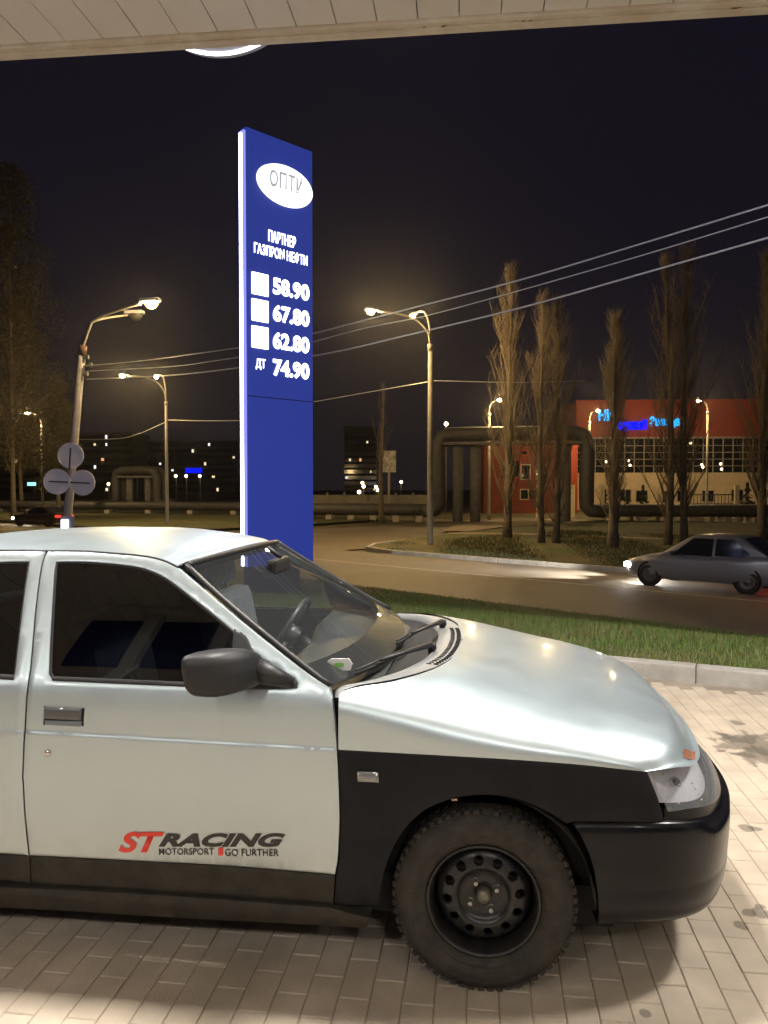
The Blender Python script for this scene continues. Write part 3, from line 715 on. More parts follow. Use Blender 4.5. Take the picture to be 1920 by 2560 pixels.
# --- front wing (black)
hood_line = spline(c3((-184, 648), (0, 658), (300, 675), (600, 693), (870, 714), (1140, 741)))
lamp_edge = spline(c3((1140, 741), (1165, 800), (1195, 880), (1213, 962)))
arch = spline(c3((-19, 1325), (-10, 1250), (3, 1180), (28, 1105), (62, 1038), (112, 970), (190, 905), (300, 862), (410, 847), (520, 853), (620, 880), (715, 925), (790, 972)))
wing = hood_line + lamp_edge + spline(c3((1213, 962), (1000, 963), (815, 962))) + spline(c3((815, 962), (790, 972))) + arch[::-1] + spline(c4((1610, 548), (1440, 540))) + [p for p in front_edge[::-1] if p[1] < hood_line[0][1]]
wing_lo = spline(c4((1440, 540), (1449, 414)))
wg = panel('front_wing', hood_line + lamp_edge + spline(c3((1213, 962), (1000, 963), (815, 962))) + arch[::-1] + spline(c4((1610, 548), (1440, 545))) + wing_lo + [p for p in front_edge[::-1] if p[1] < hood_line[0][1]][1:], M_black_paint, car, mirror=True, extra=False)
ind = panel('side_indicator', flat_poly([(893, 1928), (946, 1930), (948, 1955), (895, 1953)], 0), mat('indicator_lens', (.22, .22, .22), .2, .3, coat=.6), car, yoff=-.010, gap=0, lip=.012, edge=.005, extra=False, step=.012); ind.parent = wg[0]
chip = panel('rust_chip', flat_poly([(1128, 1997), (1142, 1996), (1145, 2001), (1130, 2002)], 0), mat('chipped_primer', (.30, .20, .14), .8), car, yoff=-.002, gap=0, lip=0, edge=0, extra=False, step=.01); chip.parent = wg[0]

# --- bonnet: clamshell patch from rim to rim
hl = np.array(hood_line); o_ = np.argsort(hl[:, 0]); hl = hl[o_]
rimz = lambda x: np.interp(x, hl[:, 0], hl[:, 1])
XR0, XR1 = hl[0, 0] - .010, float(hl[-1, 0])
FRv = np.array([(0, XR1, rimz(XR1)), (.055, .585, .728), (.13, .652, .716), (.25, .702, .706), (.45, .742, .700), (.70, .766, .697), (1, .775, .694)])
frx = hermite(FRv[:, 0], FRv[:, 1]); frz = hermite(FRv[:, 0], FRv[:, 2])
cowl_x = hermite([0, .035, .06, .09, .14, .21, .32, .50, .75, 1], [XR0, XR0, XR0 + .012, -.41, -.325, -.262, -.195, -.135, -.10, -.09])
zc_of = hermite([-.12, .0, .15, .30, .45, .58, .665, .72, .752, .769, .775], [.968, .954, .928, .898, .866, .828, .793, .760, .733, .711, .694])
def hood_n(u): return 2.8 + 5.2 * (1 - u) ** 5
def hood_pt(u, th):
    nn = hood_n(u)
    yf = 1 - math.cos(th) ** (2 / nn) if th < math.pi / 2 - 1e-6 else 1.
    zf = math.sin(th) ** (2 / nn)
    xr = XR0 + (XR1 - XR0) * (1 - (1 - u) ** 1.4); xc = -.09 + .865 * u; wgt = u ** 1.3
    shp = (1 - wgt) * (cowl_x(yf) - XR0) / (-.09 - XR0) + wgt * (frx(yf) - XR1) / (.775 - XR1)
    x = xr + (xc - xr) * shp
    zr = rimz(xr); zc = zc_of(xc)
    yr = float(yside(xr, zr)) + .001
    zfr = frz(yf)
    z = zr + (zc - zr) * zf
    if u > .85:                                 # settle onto the front rim
        k = sstep((u - .85) / .15); z = z * (1 - k) + (zfr + (z - zfr) * max(0., 1 - k)) * k if k < 1 else zfr
    return (float(x), yr + (W / 2 - yr) * yf, float(z))
us = list(1 - (1 - np.linspace(0, 1, 60)) ** 1.5); ths = list(np.linspace(0, math.pi / 2, 40))
def hood_row(u):
    r = [hood_pt(u, t) for t in ths]; return r + [(x, W - y, z) for x, y, z in r[::-1][1:]]
H_rows = [hood_row(u) for u in us]
hb = MB(); hb.grid(H_rows, flip=True)
hood = hb.build('bonnet', M_paint, car)
hl2 = MB(); rimpts = [r[0] for r in H_rows] + H_rows[-1][1:-1] + [r[-1] for r in H_rows[::-1]]
cin = Vector((.1, W / 2, .70))
low = [(p[0] + (cin.x - p[0]) * .03, p[1] + (cin.y - p[1]) * .03, p[2] + .004) for p in rimpts]
hl2.grid([rimpts, low]); hl2.build('bonnet_edge', M_paint, hood)
chp = [(1705, 1881), (1709, 1872), (1719, 1874), (1728, 1879), (1748, 1880), (1748, 1900), (1720, 1899), (1708, 1893)]; rb_ = MB()
def cpx(p): q = CW(p[0], p[1], p[2]); return to_px(q)[:2]
uu = np.linspace(.80, 1, 90); tt = np.linspace(0, math.pi / 2, 160); GP = [[hood_pt(u, t) for t in tt] for u in uu]; PX = [[cpx(p) for p in r] for r in GP]
for i in range(89):
    for j in range(110):
        if 1700 < PX[i][j][0] < 1736 and 1868 < PX[i][j][1] < 1902 and inside(chp, [PX[i][j]])[0]:
            rb_.add([(x + .0012, y - .0012, z + .0012) for x, y, z in (GP[i][j], GP[i][j + 1], GP[i + 1][j + 1], GP[i + 1][j])], [(3, 2, 1, 0)], True)
if rb_.v: rb_.build('rust_patch', M_rust, hood)
# --- nose: bumper, lamps
NC = spline([(.262, .004), (.40, .020), (.53, .046), (.64, .090), (.73, .162), (.80, .275), (.848, .42), (.876, .60), (.886, .838)], .02)
NC = np.array(NC); tan = np.gradient(NC, axis=0); nrm = np.stack([tan[:, 1], -tan[:, 0]], 1); nrm /= np.linalg.norm(nrm, axis=1)[:, None]
SN = np.linspace(0, 1, len(NC))
bedge = np.array(c3((815, 962), (868, 1040), (905, 1150), (922, 1260), (928, 1345), (928, 1432)))[::-1]
def nose_row(z, o):
    r = []; z0 = z(0.) if callable(z) else z
    s0 = float(np.interp(np.interp(z0, bedge[:, 1], bedge[:, 0]), NC[:, 0], SN))
    for s in s0 + (1 - s0) * SN ** 1.15:
        x, y, nx, ny = (float(np.interp(s, SN, q)) for q in (NC[:, 0], NC[:, 1], nrm[:, 0], nrm[:, 1]))
        oo = o(s) if callable(o) else o; r.append((x + nx * oo, y + ny * oo, z(s) if callable(z) else z))
    return r + [(x, W - y, zz) for x, y, zz in r[::-1][1:]]
btop = S(960 + 815 / 1.728, 1500 + 962 / 1.728)[1]
zt_b = lambda s: btop + .002 - .048 * float(sstep((s - .12) / .5))
rows = [nose_row(.245, -.10), nose_row(.238, -.045), nose_row(.243, -.026), nose_row(.262, -.016), nose_row(.30, -.006), nose_row(.345, -.0005), nose_row(.352, -.002), nose_row(.359, -.0005), nose_row(.42, .004), nose_row(.48, .007), nose_row(.53, .005),
        nose_row(lambda s: zt_b(s) - .018, .002), nose_row(lambda s: zt_b(s) - .006, -.004), nose_row(zt_b, lambda s: -.012), nose_row(lambda s: zt_b(s) + .001, lambda s: -.02 - .045 * sstep(s * 2.2))]
bb = MB(); bb.grid(rows, flip=True); bumper = bb.build('front_bumper', M_bumper, car)
for k, dy in ((0, .05), (-1, -.05)):
    be = MB(); ends = [r[k] for r in rows]; be.grid([ends, [(x, y + dy, z) for x, y, z in ends]]); be.build('bumper_end', M_bumper, bumper)
# lamp surround (black) and head lamps
s_of_x = lambda x: float(np.interp(x, NC[:, 0], SN))
def nose_patch(s0, s1, zlo, zhi, olo, ohi, n=30, m=8, far=False, bulge=0.):
    P = []
    for i in range(n):
        s = s0 + (s1 - s0) * i / (n - 1); x = np.interp(s, SN, NC[:, 0]); y = np.interp(s, SN, NC[:, 1]); nx = np.interp(s, SN, nrm[:, 0]); ny = np.interp(s, SN, nrm[:, 1]); row = []
        for j in range(m):
            t = j / (m - 1); z = zlo(s) + (zhi(s) - zlo(s)) * t; o = olo + (ohi - olo) * t + bulge * math.sin(math.pi * t)
            yy = y + ny * o; row.append((x + nx * o, W - yy if far else yy, z))
        P.append(row)
    return P
sA = s_of_x(float(lamp_edge[0][0]) + .012); sB = s_of_x(float(lamp_edge[-1][0]) + .01)
zlow = lambda s: zt_b(s) + .034
zrim_nose = lambda s: float(np.interp(np.interp(s, SN, NC[:, 1]) / (W / 2), FRv[:, 0], FRv[:, 2])) - .004
for far in (False, True):
    b = MB(); b.grid(nose_patch(sB, 1.0, lambda s: zt_b(s) - .012, lambda s: zlow(s) + .002, -.020, -.026, far=far), flip=far); b.build('lamp_surround', M_bumper, bumper)
    rs = MB(); rs.grid(nose_patch(sA + .004, .70, lambda s: zlow(s), zrim_nose, -.075, -.135, far=far), flip=far)
    hlamp = rs.build('headlight', M_reflector, car)
    b = MB()
    P = []
    for i in range(34):
        f = i / 33; row = []
        for j in range(9):
            t = j / 8; s0 = sB + (sA - sB) * t; s = s0 + (.70 - s0) * f
            x = np.interp(s, SN, NC[:, 0]); y = np.interp(s, SN, NC[:, 1]); nx = np.interp(s, SN, nrm[:, 0]); ny = np.interp(s, SN, nrm[:, 1])
            z = zlow(s) + (zrim_nose(s) - zlow(s)) * t; o = -.024 - .088 * t + .012 * math.sin(math.pi * t)
            o = o * sstep(.25 + f * 4); yy = y + ny * o; row.append((x + nx * o, W - yy if far else yy, z))
        P.append(row)
    b.grid(P, flip=not far); b.build('headlight_lens', M_headglass, hlamp)
    fb_ = MB()
    for q_ in range(10):
        p_ = P[4 + (q_ * 7) % 14][1 + (q_ * 3) % 7]; fb_.lathe([(.0001, -.003), (.0035, 0), (.0001, .003)], 6, Matrix.Translation((p_[0] - .006, p_[1] + (-.006 if far else .006), p_[2])))
    fb_.build('lens_glints', M_white, hlamp, kind='stuff')  # lens sparkles painted as small white beads
    b = MB(); ct = P[9][4]; b.lathe([(.004, -.03), (.014, -.02), (.018, 0), (.006, .02)], 14, Matrix.Translation((ct[0] - .04, ct[1] + (-.02 if far else .02), ct[2]))); b.build('bulb', M_chrome, hlamp)
for far in (False, True):
    b = MB(); b.grid(nose_patch(s_of_x(.46), 1, lambda s: .44, lambda s: .70, -.10, -.17, far=far), flip=far); b.build('lamp_backing', M_dark, car)
b = MB(); b.grid(nose_patch(.70, 1, lambda s: .60, zrim_nose, -.06, -.11), True); b.grid(nose_patch(.70, 1, lambda s: .60, zrim_nose, -.06, -.11, far=True), True, True); b.build('grille', M_plastic, car)

# --- windscreen, cowl, wipers
ws_edge = [S(x / 1.728, 1300 + y / 1.728) for x, y in ((800, 196), (900, 292), (1000, 380), (1100, 464), (1200, 546), (1300, 626), (1380, 688), (1424, 718))]
ws_edge = spline(ws_edge, .03); nE = len(ws_edge); WS = []
for i, (x, z) in enumerate(ws_edge):
    t = i / (nE - 1); y0 = float(yside(x, z)) + .012; row = []
    for k in range(33):
        yf = k / 32; c = 1 - abs(2 * yf - 1) ** 2.4
        row.append((x + (.035 + .105 * t) * c, y0 + (W - 2 * y0) * yf, z + (.012 - .022 * t) * c))
    WS.append(row)
b = MB(); b.grid(WS, flip=True); wsc = b.build('windscreen', M_glass_ws, car)
per = [r[0] for r in WS] ; b = MB(); b.tube(per, .011, 6); b.tube([r[-1] for r in WS], .011, 6); b.tube(WS[0], .012, 6); b.build('screen_rubber', M_plastic, wsc)
bandm = mat('ceramic_band', (.01, .01, .01), .3)
b = MB(); b.grid([[(x - .004, y, z - .006) for x, y, z in r] for r in WS[-4:]], flip=True); b.build('lower_band', bandm, wsc)
b = MB(); b.grid([[(x - .004, y, z - .006) for x, y, z in r] for r in WS[:2]], flip=True); b.build('upper_band', glass('shade_band', (.25, .27, .27)), wsc)
def cowl_pt(yf, w_):
    yv = max(yf, .0); x = float(cowl_x(min(yv, 1)))
    zz = hood_pt(0, math.acos(max(0, (1 - min(yv, 1)) ** (hood_n(0) / 2))))[2]
    return x, zz
CWL = []
yfs = np.linspace(.012, 1, 26)
for yf in yfs:
    x, z = cowl_pt(yf, 0); wd = float(np.interp(yf, [0, .06, .2, .4, 1], [.012, .045, .075, .095, .105])); y = .045 + (W / 2 - .045) * yf
    CWL.append([(x - .003, y, z - .002), (x - wd * .5, y, z + .001), (x - wd, y, z - .004), (x - wd - .004, y, z - .03)])
CWL = CWL + [[(x, W - y, z) for x, y, z in r] for r in CWL[::-1][1:]]
b = MB(); b.grid(CWL); cowl = b.build('cowl_panel', M_grey_plastic, car)
wl = MB(); wl.grid([[(r[3][0], r[3][1], r[3][2]), (r[3][0] - .21, r[3][1], r[3][2] - .045)] for r in CWL]); wl.build('wiper_well', M_dark, car)
sl = MB()
for k in range(30):
    f = .42 + .9 * k / 29
    yf = f if f <= 1 else 2 - f; x, z = cowl_pt(yf, 0); y = .045 + (W / 2 - .045) * yf; y = y if f <= 1 else W - y
    for q in range(2):
        xx = x - .016 - .026 * q; sl.bbox((xx - .010, y - .0038, z - .004), (xx + .008, y + .0038, z + .0035), .001)
sl.build('vent_slots', M_dark, cowl, kind='stuff')
for piv, tip in (((-.205, .62, .975), (-.41, .16, .985)), ((-.19, 1.12, .98), (-.33, .68, .985))):
    p, q = Vector(piv), Vector(tip); b = MB(); mid = p.lerp(q, .5) + Vector((.02, 0, .022))
    b.tube([p + Vector((0, 0, -.03)), p + Vector((-.005, -.01, .012)), mid, p.lerp(q, .72) + Vector((-.01, 0, .01))], [.014, .013, .008, .006], 8)
    d = (q - p).normalized(); b.tube([p.lerp(q, .25) + Vector((-.045, 0, -.002)), q + Vector((-.02, 0, -.012))], .006, 6); b.tube([p.lerp(q, .25) + Vector((-.045, 0, .012)), q + Vector((-.02, 0, -.0))], .004, 6)
    b.lathe([(.0001, -.02), (.017, -.018), (.019, .005), (.012, .012)], 14, Matrix.Translation(p) @ Matrix.Rotation(R(-90), 4, 'X'))
    b.build('wiper', M_plastic, car)

# --- roof
te = np.array(sorted([tuple(p) for p in top_edge + rd_top], key=lambda p: p[0]))
zg = lambda x: float(np.interp(x, te[:, 0], te[:, 1]))
x_front = float(ws_edge[0][0]) - .012; RFR = []
for i in range(46):
    x = x_front + (-2.40 - x_front) * (i / 45) ** 1.15; z0 = zg(x) if x < te[-1, 0] else float(ws_edge[0][1]) + .006
    if x > te[-1, 0]: z0 = float(np.interp(x, [te[-1, 0], x_front], [te[-1, 1], ws_edge[0][1] + .006]))
    y0 = float(yside(x, z0)) + .003; row = []
    for k in range(41):
        yf = k / 40; c = 1 - abs(2 * yf - 1) ** 2.6; t = i / 45
        cr = .018 + .030 * sstep(t * 3.2) - .02 * sstep((t - .7) / .3)
        row.append((x + (.035 * c if i == 0 else .035 * c * (1 - sstep(t * 4))), y0 + (W - 2 * y0) * yf, z0 + cr * c))
    RFR.append(row)
b = MB(); b.grid(RFR); roof = b.build('roof', M_paint, car)
for k, dy in ((0, -.001), (-1, .001)):
    b = MB(); b.tube([(r[k][0], r[k][1] + dy, r[k][2] - .004) for r in RFR], .005, 6); b.build('gutter_rubber', M_plastic, roof)
b = MB(); b.grid([[(x, y, z - .035) for x, y, z in r] for r in RFR], flip=True); b.build('headliner', mat('headliner', (.20, .20, .19), .9), roof)
# rear screen, boot, rear bumper, tail lamps
RW_ = []
for i in range(8):
    t = i / 7; x = -2.41 - .42 * t; z = 1.335 - .31 * t; y0 = float(yside(x, z)) + .03
    RW_.append([(x - (.03 + .04 * t) * (1 - abs(2 * k / 20 - 1) ** 2.4), y0 + (W - 2 * y0) * k / 20, z) for k in range(21)])
b = MB(); b.grid(RW_); b.build('rear_screen', M_glass_far, car)
BT = []
for i in range(12):
    t = i / 11; x = -2.83 - .58 * min(1, t * 1.25); z = (1.025 - .06 * t) if t < .8 else .965 - (t - .8) * 1.6; y0 = float(yside(max(x, -3.3), .93)) + .02
    BT.append([(x - .03 * (1 - abs(2 * k / 20 - 1) ** 2.6), y0 + (W - 2 * y0) * k / 20, z + .01 * (1 - abs(2 * k / 20 - 1) ** 2.6)) for k in range(21)])
b = MB(); b.grid(BT); b.build('boot_lid', M_paint, car)
RB = MB(); pr = [(.28, .05), (.27, 0), (.40, -.02), (.58, -.02), (.62, .0), (.64, .06)]
RP = []
for z, o in pr:
    row = []
    for k in range(31):
        a = -math.pi / 2 + math.pi * k / 30; row.append((-3.0 - (.46 - o) * max(0, math.cos(a)) ** .5, W / 2 + (W / 2 - .01 - max(o, 0)) * math.copysign(abs(math.sin(a)) ** .5, math.sin(a)), z))
    RP.append(row)
RB.grid(RP); RB.build('rear_bumper', M_bumper, car)
for s in (0, 1):
    b = MB(); y0, y1 = (.09, .34) if s == 0 else (W - .34, W - .09); b.bbox((-3.45, y0, .68), (-3.36, y1, .84), .02); b.build('tail_light', mat('tail_lens', (.35, .01, .01), .2), car)

# --- inner body, floor, wheel wells
b = MB()
b.box((-3.25, .16, .17), (.42, W - .16, .30))
b.build('underbody', M_dark, car)
b = MB(); b.box((-.40, .20, .30), (.55, W - .20, .70)); b.build('engine_bay', M_dark, car)
for s in (0, 1):
    sh = MB()
    f = (lambda y: y) if s == 0 else (lambda y: W - y)
    sh.add([(-3.3, f(.10), .25), (-2.15, f(.045), .25), (-2.15, f(.055), .93), (-3.3, f(.11), .93)], [(0, 1, 2, 3)])
    sh.add([(-2.15, f(.045), .22), (-.36, f(.045), .22), (-.36, f(.055), .92), (-2.15, f(.055), .92)], [(0, 1, 2, 3)])
    sh.add([(-1.62, f(.075), .9), (-1.47, f(.075), .9), (-1.47, f(.30), 1.38), (-1.62, f(.30), 1.38)], [(0, 1, 2, 3)])
    sh.build('inner_shell', M_dark, car)
for wx in (0., RWX):
    for s in (0, 1):
        b = MB(); n = 24; P = []
        for k in range(n + 1):
            a = R(2) + R(176) * k / n; P.append([(wx + .345 * math.cos(a), y if s == 0 else W - y, .30 + .345 * math.sin(a)) for y in (.012, .10, .42)])
        b.grid(P); c = len(b.v); b.lathe([(.345, .42), (.01, .42)], 24, Matrix.Translation((wx, 0, .30)) if s == 0 else Matrix.Translation((wx, W - .84, .30)))
        b.build('wheel_well', mat('muddy_wheel_well', (.030, .022, .014), .95, var=(8, (.075, .050, .028))), car)
# interior
b = MB(); b.box((-2.3, .12, .30), (-.45, W - .12, .34)); b.build('cabin_floor', M_dark, car)
DP = []
for x, z in ((-.36, .915), (-.48, .925), (-.60, .93), (-.70, .925), (-.76, .90), (-.79, .84), (-.80, .70), (-.74, .50)):
    row = []
    for k in range(31):
        y = .10 + (W - .20) * k / 30; hump = .085 * math.exp(-((y - 1.20) / .20) ** 4) * math.exp(-((x + .68) / .13) ** 2) + .02 * math.exp(-((y - .80) / .2) ** 4) * math.exp(-((x + .68) / .12) ** 2)
        row.append((x - .3 * hump, y, z + hump))
    DP.append(row)
b = MB(); b.grid(DP); dash = b.build('dashboard', M_dash, car)
b = MB(); Mst = Matrix.Translation((-.93, 1.20, .90)) @ Matrix.Rotation(R(-62), 4, 'Y')
b.tube([Mst @ Vector((.185 * math.cos(a), .185 * math.sin(a), 0)) for a in np.linspace(0, 2 * math.pi, 41)], .014, 8, caps=False)
for a in (0, 2.2, 4.08): b.tube([Mst @ Vector((0, 0, -.02)), Mst @ Vector((.185 * math.cos(a), .185 * math.sin(a), 0))], .014, 6)
b.lathe([(.0001, .02), (.05, .015), (.06, -.02), (.05, -.05)], 16, Mst @ Matrix.Rotation(R(90), 4, 'X')); b.tube([Mst @ Vector((0, 0, -.03)), Mst @ Vector((0, 0, -.3))], .03, 8)
b.build('steering_wheel', mat('wheel_leather', (.03, .03, .032), .4), car)
def seat(y, name, xs_):
    b = MB(); b.bbox((xs_ - .04, y - .25, .42), (xs_ + .46, y + .25, .58), .06)
    Mb = Matrix.Translation((xs_, y, .52)) @ Matrix.Rotation(R(-12), 4, 'Y'); b.bbox((-.075, -.24, 0), (.075, .24, .60), .06, Mb); s = b.build(name, M_seat, car)
    b = MB(); b.bbox((-.055, -.14, .63), (.05, .14, .80), .045, Mb); b.tube([Mb @ Vector((0, -.06, .55)), Mb @ Vector((0, -.06, .66))], .008, 6); b.tube([Mb @ Vector((0, .06, .55)), Mb @ Vector((0, .06, .66))], .008, 6); b.build('headrest', M_seat, s)
    b = MB(); b.bbox((.074, -.06, .36), (.079, .06, .375), .001, Mb); b.bbox((.074, -.035, .28), (.079, -.02, .345), .001, Mb); b.bbox((.074, .02, .28), (.079, .035, .345), .001, Mb); b.build('seat_emblem', M_white, s)
    return s
seat(.45, 'front_seat', -1.36); seat(1.22, 'front_seat', -1.14)
b = MB(); b.bbox((-2.25, .22, .40), (-1.85, W - .22, .56), .05); b.bbox((-2.42, .24, .5), (-2.22, W - .24, 1.08), .06); b.build('rear_seat', M_seat, car)
b = MB(); b.bbox((-.90, W / 2 - .12, 1.235), (-.86, W / 2 + .12, 1.30), .015); b.tube([(-.87, W / 2, 1.30), (-.93, W / 2, 1.345)], .01, 6); b.build('rear_view_mirror', M_plastic, car)
cardm = mat('paper_white', (.80, .81, .80), .7)
cp_ = [at_y(x, y, .20) for x, y in ((801, 1665), (828, 1647), (872, 1646), (881, 1660), (876, 1676), (830, 1678))]
pc = MB(); q = [Vector((CW(p.x, p.y).x, CW(p.x, p.y).y, p.z)) for p in cp_]; q2_ = [p + Vector((CN.x * .004, CN.y * .004, 0)) for p in q]; n = len(q)
pc.add(q + q2_, [tuple(range(n))[::-1], tuple(range(n, 2 * n))] + [(i, (i + 1) % n, n + (i + 1) % n, n + i) for i in range(n)])
pcard = pc.build('paper_card', cardm, None, label='crumpled white and green paper behind the silver car windscreen', category='paper')
gq = [p.lerp(sum(q, Vector()) / n, .62) + (CN * -.003) for p in q]; gb = MB(); gb.add(gq, [tuple(range(n))[::-1]]); gb.build('green_print', mat('green_print', (.25, .55, .12), .7), pcard)

# --- wheels
def wheel():
    # tyre: lathe with sidewall profile, tread blocks as relief
    disc_prof = [(.026, .074), (.040, .070), (.052, .068), (.074, .070), (.082, .060), (.094, .050), (.108, .052), (.134, .060), (.150, .075), (.157, .10), (.158, .13)]
    b = MB(); n = 96
    # disc with 12 round holes: polar grid with hole faces dropped
    rr = [.026, .040, .052, .074, .082, .094, .101, .107, .113, .119, .125, .131, .140, .150, .157, .158]
    yy = np.interp(rr, [p[0] for p in disc_prof], [p[1] for p in disc_prof])
    nn = 288; vs = [(r * math.cos(2*math.pi*j/nn), y, r * math.sin(2*math.pi*j/nn)) for r, y in zip(rr, yy) for j in range(nn)]; fs = []
    hc = [(.116 * math.cos(2*math.pi*(k+.5)/12), .116 * math.sin(2*math.pi*(k+.5)/12)) for k in range(12)]
    for i in range(len(rr) - 1):
        for j in range(nn):
            a = 2 * math.pi * (j + .5) / nn; r = (rr[i] + rr[i+1]) / 2; x, z = r * math.cos(a), r * math.sin(a)
            if any((x - hx)**2 + (z - hz)**2 < .0155**2 for hx, hz in hc): continue
            fs.append((i*nn + j, i*nn + (j+1) % nn, (i+1)*nn + (j+1) % nn, (i+1)*nn + j))
    b.add(vs, fs, True)
    b.lathe([(.168, .20), (.160, .13), (.160, .075), (.163, .050), (.168, .034), (.171, .022), (.177, .019), (.181, .021), (.181, .028)], 96)
    for hx, hz in hc: b.lathe([(.0165, .054), (.0145, .057), (.0140, .068)], 16, Matrix.Translation((hx, 0, hz)))
    rim_me = b.mesh('wheel')
    b = MB(); b.lathe([(.168, .060), (.178, .032), (.186, .020), (.196, .010), (.204, .0075), (.206, .009), (.209, .0075), (.222, .002), (.240, .000), (.243, .002), (.246, .001), (.258, .007), (.270, .014), (.280, .024), (.2865, .036), (.289, .060), (.2895, .10), (.289, .14), (.2865, .164), (.276, .18), (.24, .195), (.19, .18), (.168, .16)], 120)
    for k in range(60):                        # shoulder blocks
        a = 2 * math.pi * k / 60; Mk = Matrix.Rotation(-a, 4, 'Y') @ Matrix.Translation((.2765, .030, 0)) @ Matrix.Rotation(R(-38), 4, 'Z')
        b.bbox((-.017, -.004, -.0095), (.015, .010, .0095), .003, Mk)
        Mk2 = Matrix.Rotation(-a - .05, 4, 'Y'); b.bbox((.284, .045, -.008), (.2925, .088, .009), .002, Mk2); b.bbox((.284, .098, -.010), (.2925, .155, .008), .002, Mk2)
    tyre_me = b.mesh('tyre')
    b = MB(); b.lathe([(.0001, .042), (.012, .043), (.021, .048), (.0235, .06), (.024, .078)], 24); hub_me = b.mesh('hub_cap')
    b = MB(); b.lathe([(.0001, .046), (.0075, .047), (.009, .050), (.0092, .066), (.013, .070)], 6, smooth=False); bolt_me = b.mesh('wheel_bolt')
    b = MB(); b.lathe([(.0001, .10), (.12, .10), (.12, .13), (.0001, .13)], 32); disc_me = b.mesh('brake_disc')
    return rim_me, tyre_me, hub_me, bolt_me, disc_me
WM = wheel(); mats = (M_rim, M_rubber, mat('greasy_hub', (.14, .13, .10), .45, .5), M_bolt, mat('rusty_disc', (.06, .04, .03), .7, .4))
for me, m in zip(WM, mats): me.materials.append(m)
for wx in (0., RWX):
    for s in (0, 1):
        o = link('wheel', WM[0], None, car); o.location = (wx, .016 if s == 0 else W - .016, .2895); o.rotation_euler = (0, .13 + wx, 0 if s == 0 else math.pi)
        for nm, me in (('tyre', WM[1]), ('hub_cap', WM[2]), ('brake_disc', WM[4])): link(nm, me, None, o)
        for k in range(4):
            a = math.pi / 4 + k * math.pi / 2 - .13; q = link('wheel_bolt', WM[3], None, o); q.location = (.049 * math.cos(a), 0, .049 * math.sin(a))

# ------------------------------------------------------------------ price stele
A0 = at(605, 312, 13.4); d_st = Vector((.724, .690, 0)).normalized(); nrm_st = Vector((.690, -.724, 0)).normalized()
SW, ST_, SZ0, SZ1 = 1.53, .17, .21, A0.z
GZ = -.62
st = thing('price_stele', 'tall blue price stele with lit white edge, oval logo and fuel prices', 'sign', (A0.x, A0.y, GZ))
Ms = Matrix(((d_st.x, -nrm_st.x, 0, 0), (d_st.y, -nrm_st.y, 0, 0), (0, 0, 1, -GZ), (0, 0, 0, 1)))   # local: u along face, v depth (away), z
b = MB(); b.bbox((.075, 0, SZ0), (SW, ST_, SZ1), .012, Ms)
def stele_mat():
    m = mat('backlit_blue_panel', (.02, .03, .16), .35, emis=(.022, .040, .27), es=.72); return m
b.build('panel_body', stele_mat(), st)
b = MB(); b.bbox((.005, .05, SZ0 + .02), (.072, ST_ - .055, SZ1 - .10), .015, Ms); b.build('edge_light', emit('edge_light', (.80, .82, 1.0), 18.0), st)
b = MB(); b.bbox((.028, .004, SZ0 + .01), (.073, ST_ - .004, SZ1 - .06), .01, Ms); b.build('edge_halo', emit('edge_halo', (.30, .30, 1.0), .95), st)  # violet halo of the light strip put into a glowing surface
b = MB(); b.bbox((.08, .02, GZ - .1), (SW * .80, ST_ - .02, SZ0), .01, Ms); b.build('plinth', mat('plinth_dark', (.02, .025, .06), .6), st)
b = MB(); b.bbox((.074, -.004, 3.20), (SW, -.001, 3.215), .001, Ms); b.build('panel_seam', mat('seam_blue', (.01, .012, .06), .5), st)
E_wht = emit('sign_white', (1, 1, .98), 5.0); E_led = emit('price_digits', (.95, .97, 1.0), 6.0); E_dim = emit('sign_grey', (.42, .44, .48), .8)
def face(u, z, out=.012): return Ms @ Matrix.Translation((u, -out, z)) @ Matrix.Rotation(R(90), 4, 'X')
def uz(px, py):                                   # pixel -> (u, z) on the stele's face
    d = ray(px, py); C = Vector((0, 0, CAMH)); dv = Vector(d); t = (Vector((A0.x, A0.y, 0)) - C).dot(nrm_st) / dv.dot(nrm_st); p = C + dv * t
    return (p - Vector((A0.x, A0.y, 0))).dot(d_st), p.z
def quad(name, x0, y0, x1, y1, m, parent, r=.03, out=.02):
    u0, z0 = uz(x0, y1); u1, z1 = uz(x1, y0); uc = (u0 + u1) / 2
    b = MB(); b.bbox((u0, -out, min(z0, z1)), (u1, -.002, max(z0, z1)), .009, Ms); return b.build(name, m, parent)
uc, zc = uz(719, 468); ul, _ = uz(646, 440); n = 56; a_ = abs(uc - ul) * 1.02
zr_ = (uz(719, 413)[1] - uz(719, 522)[1]) / 2
a_ *= .96; zr_ *= .93; uc -= .06; DEP = .19
def dome(f, g): return (a_ * f, zr_ * g, DEP * math.sqrt(max(0., 1 - f * f - g * g)))
b = MB(); Md = face(uc, zc, .002); ring = []
for i in range(9):
    rr_ = math.cos(math.pi / 2 * i / 8 * .999); ring.append([Md @ Vector(dome(rr_ * math.cos(2*math.pi*k/n), rr_ * math.sin(2*math.pi*k/n))) for k in range(n + 1)])
b.grid(ring); ovs = b.build('oval_logo', emit('oval_white', (1, 1, .98), 1.5), st)
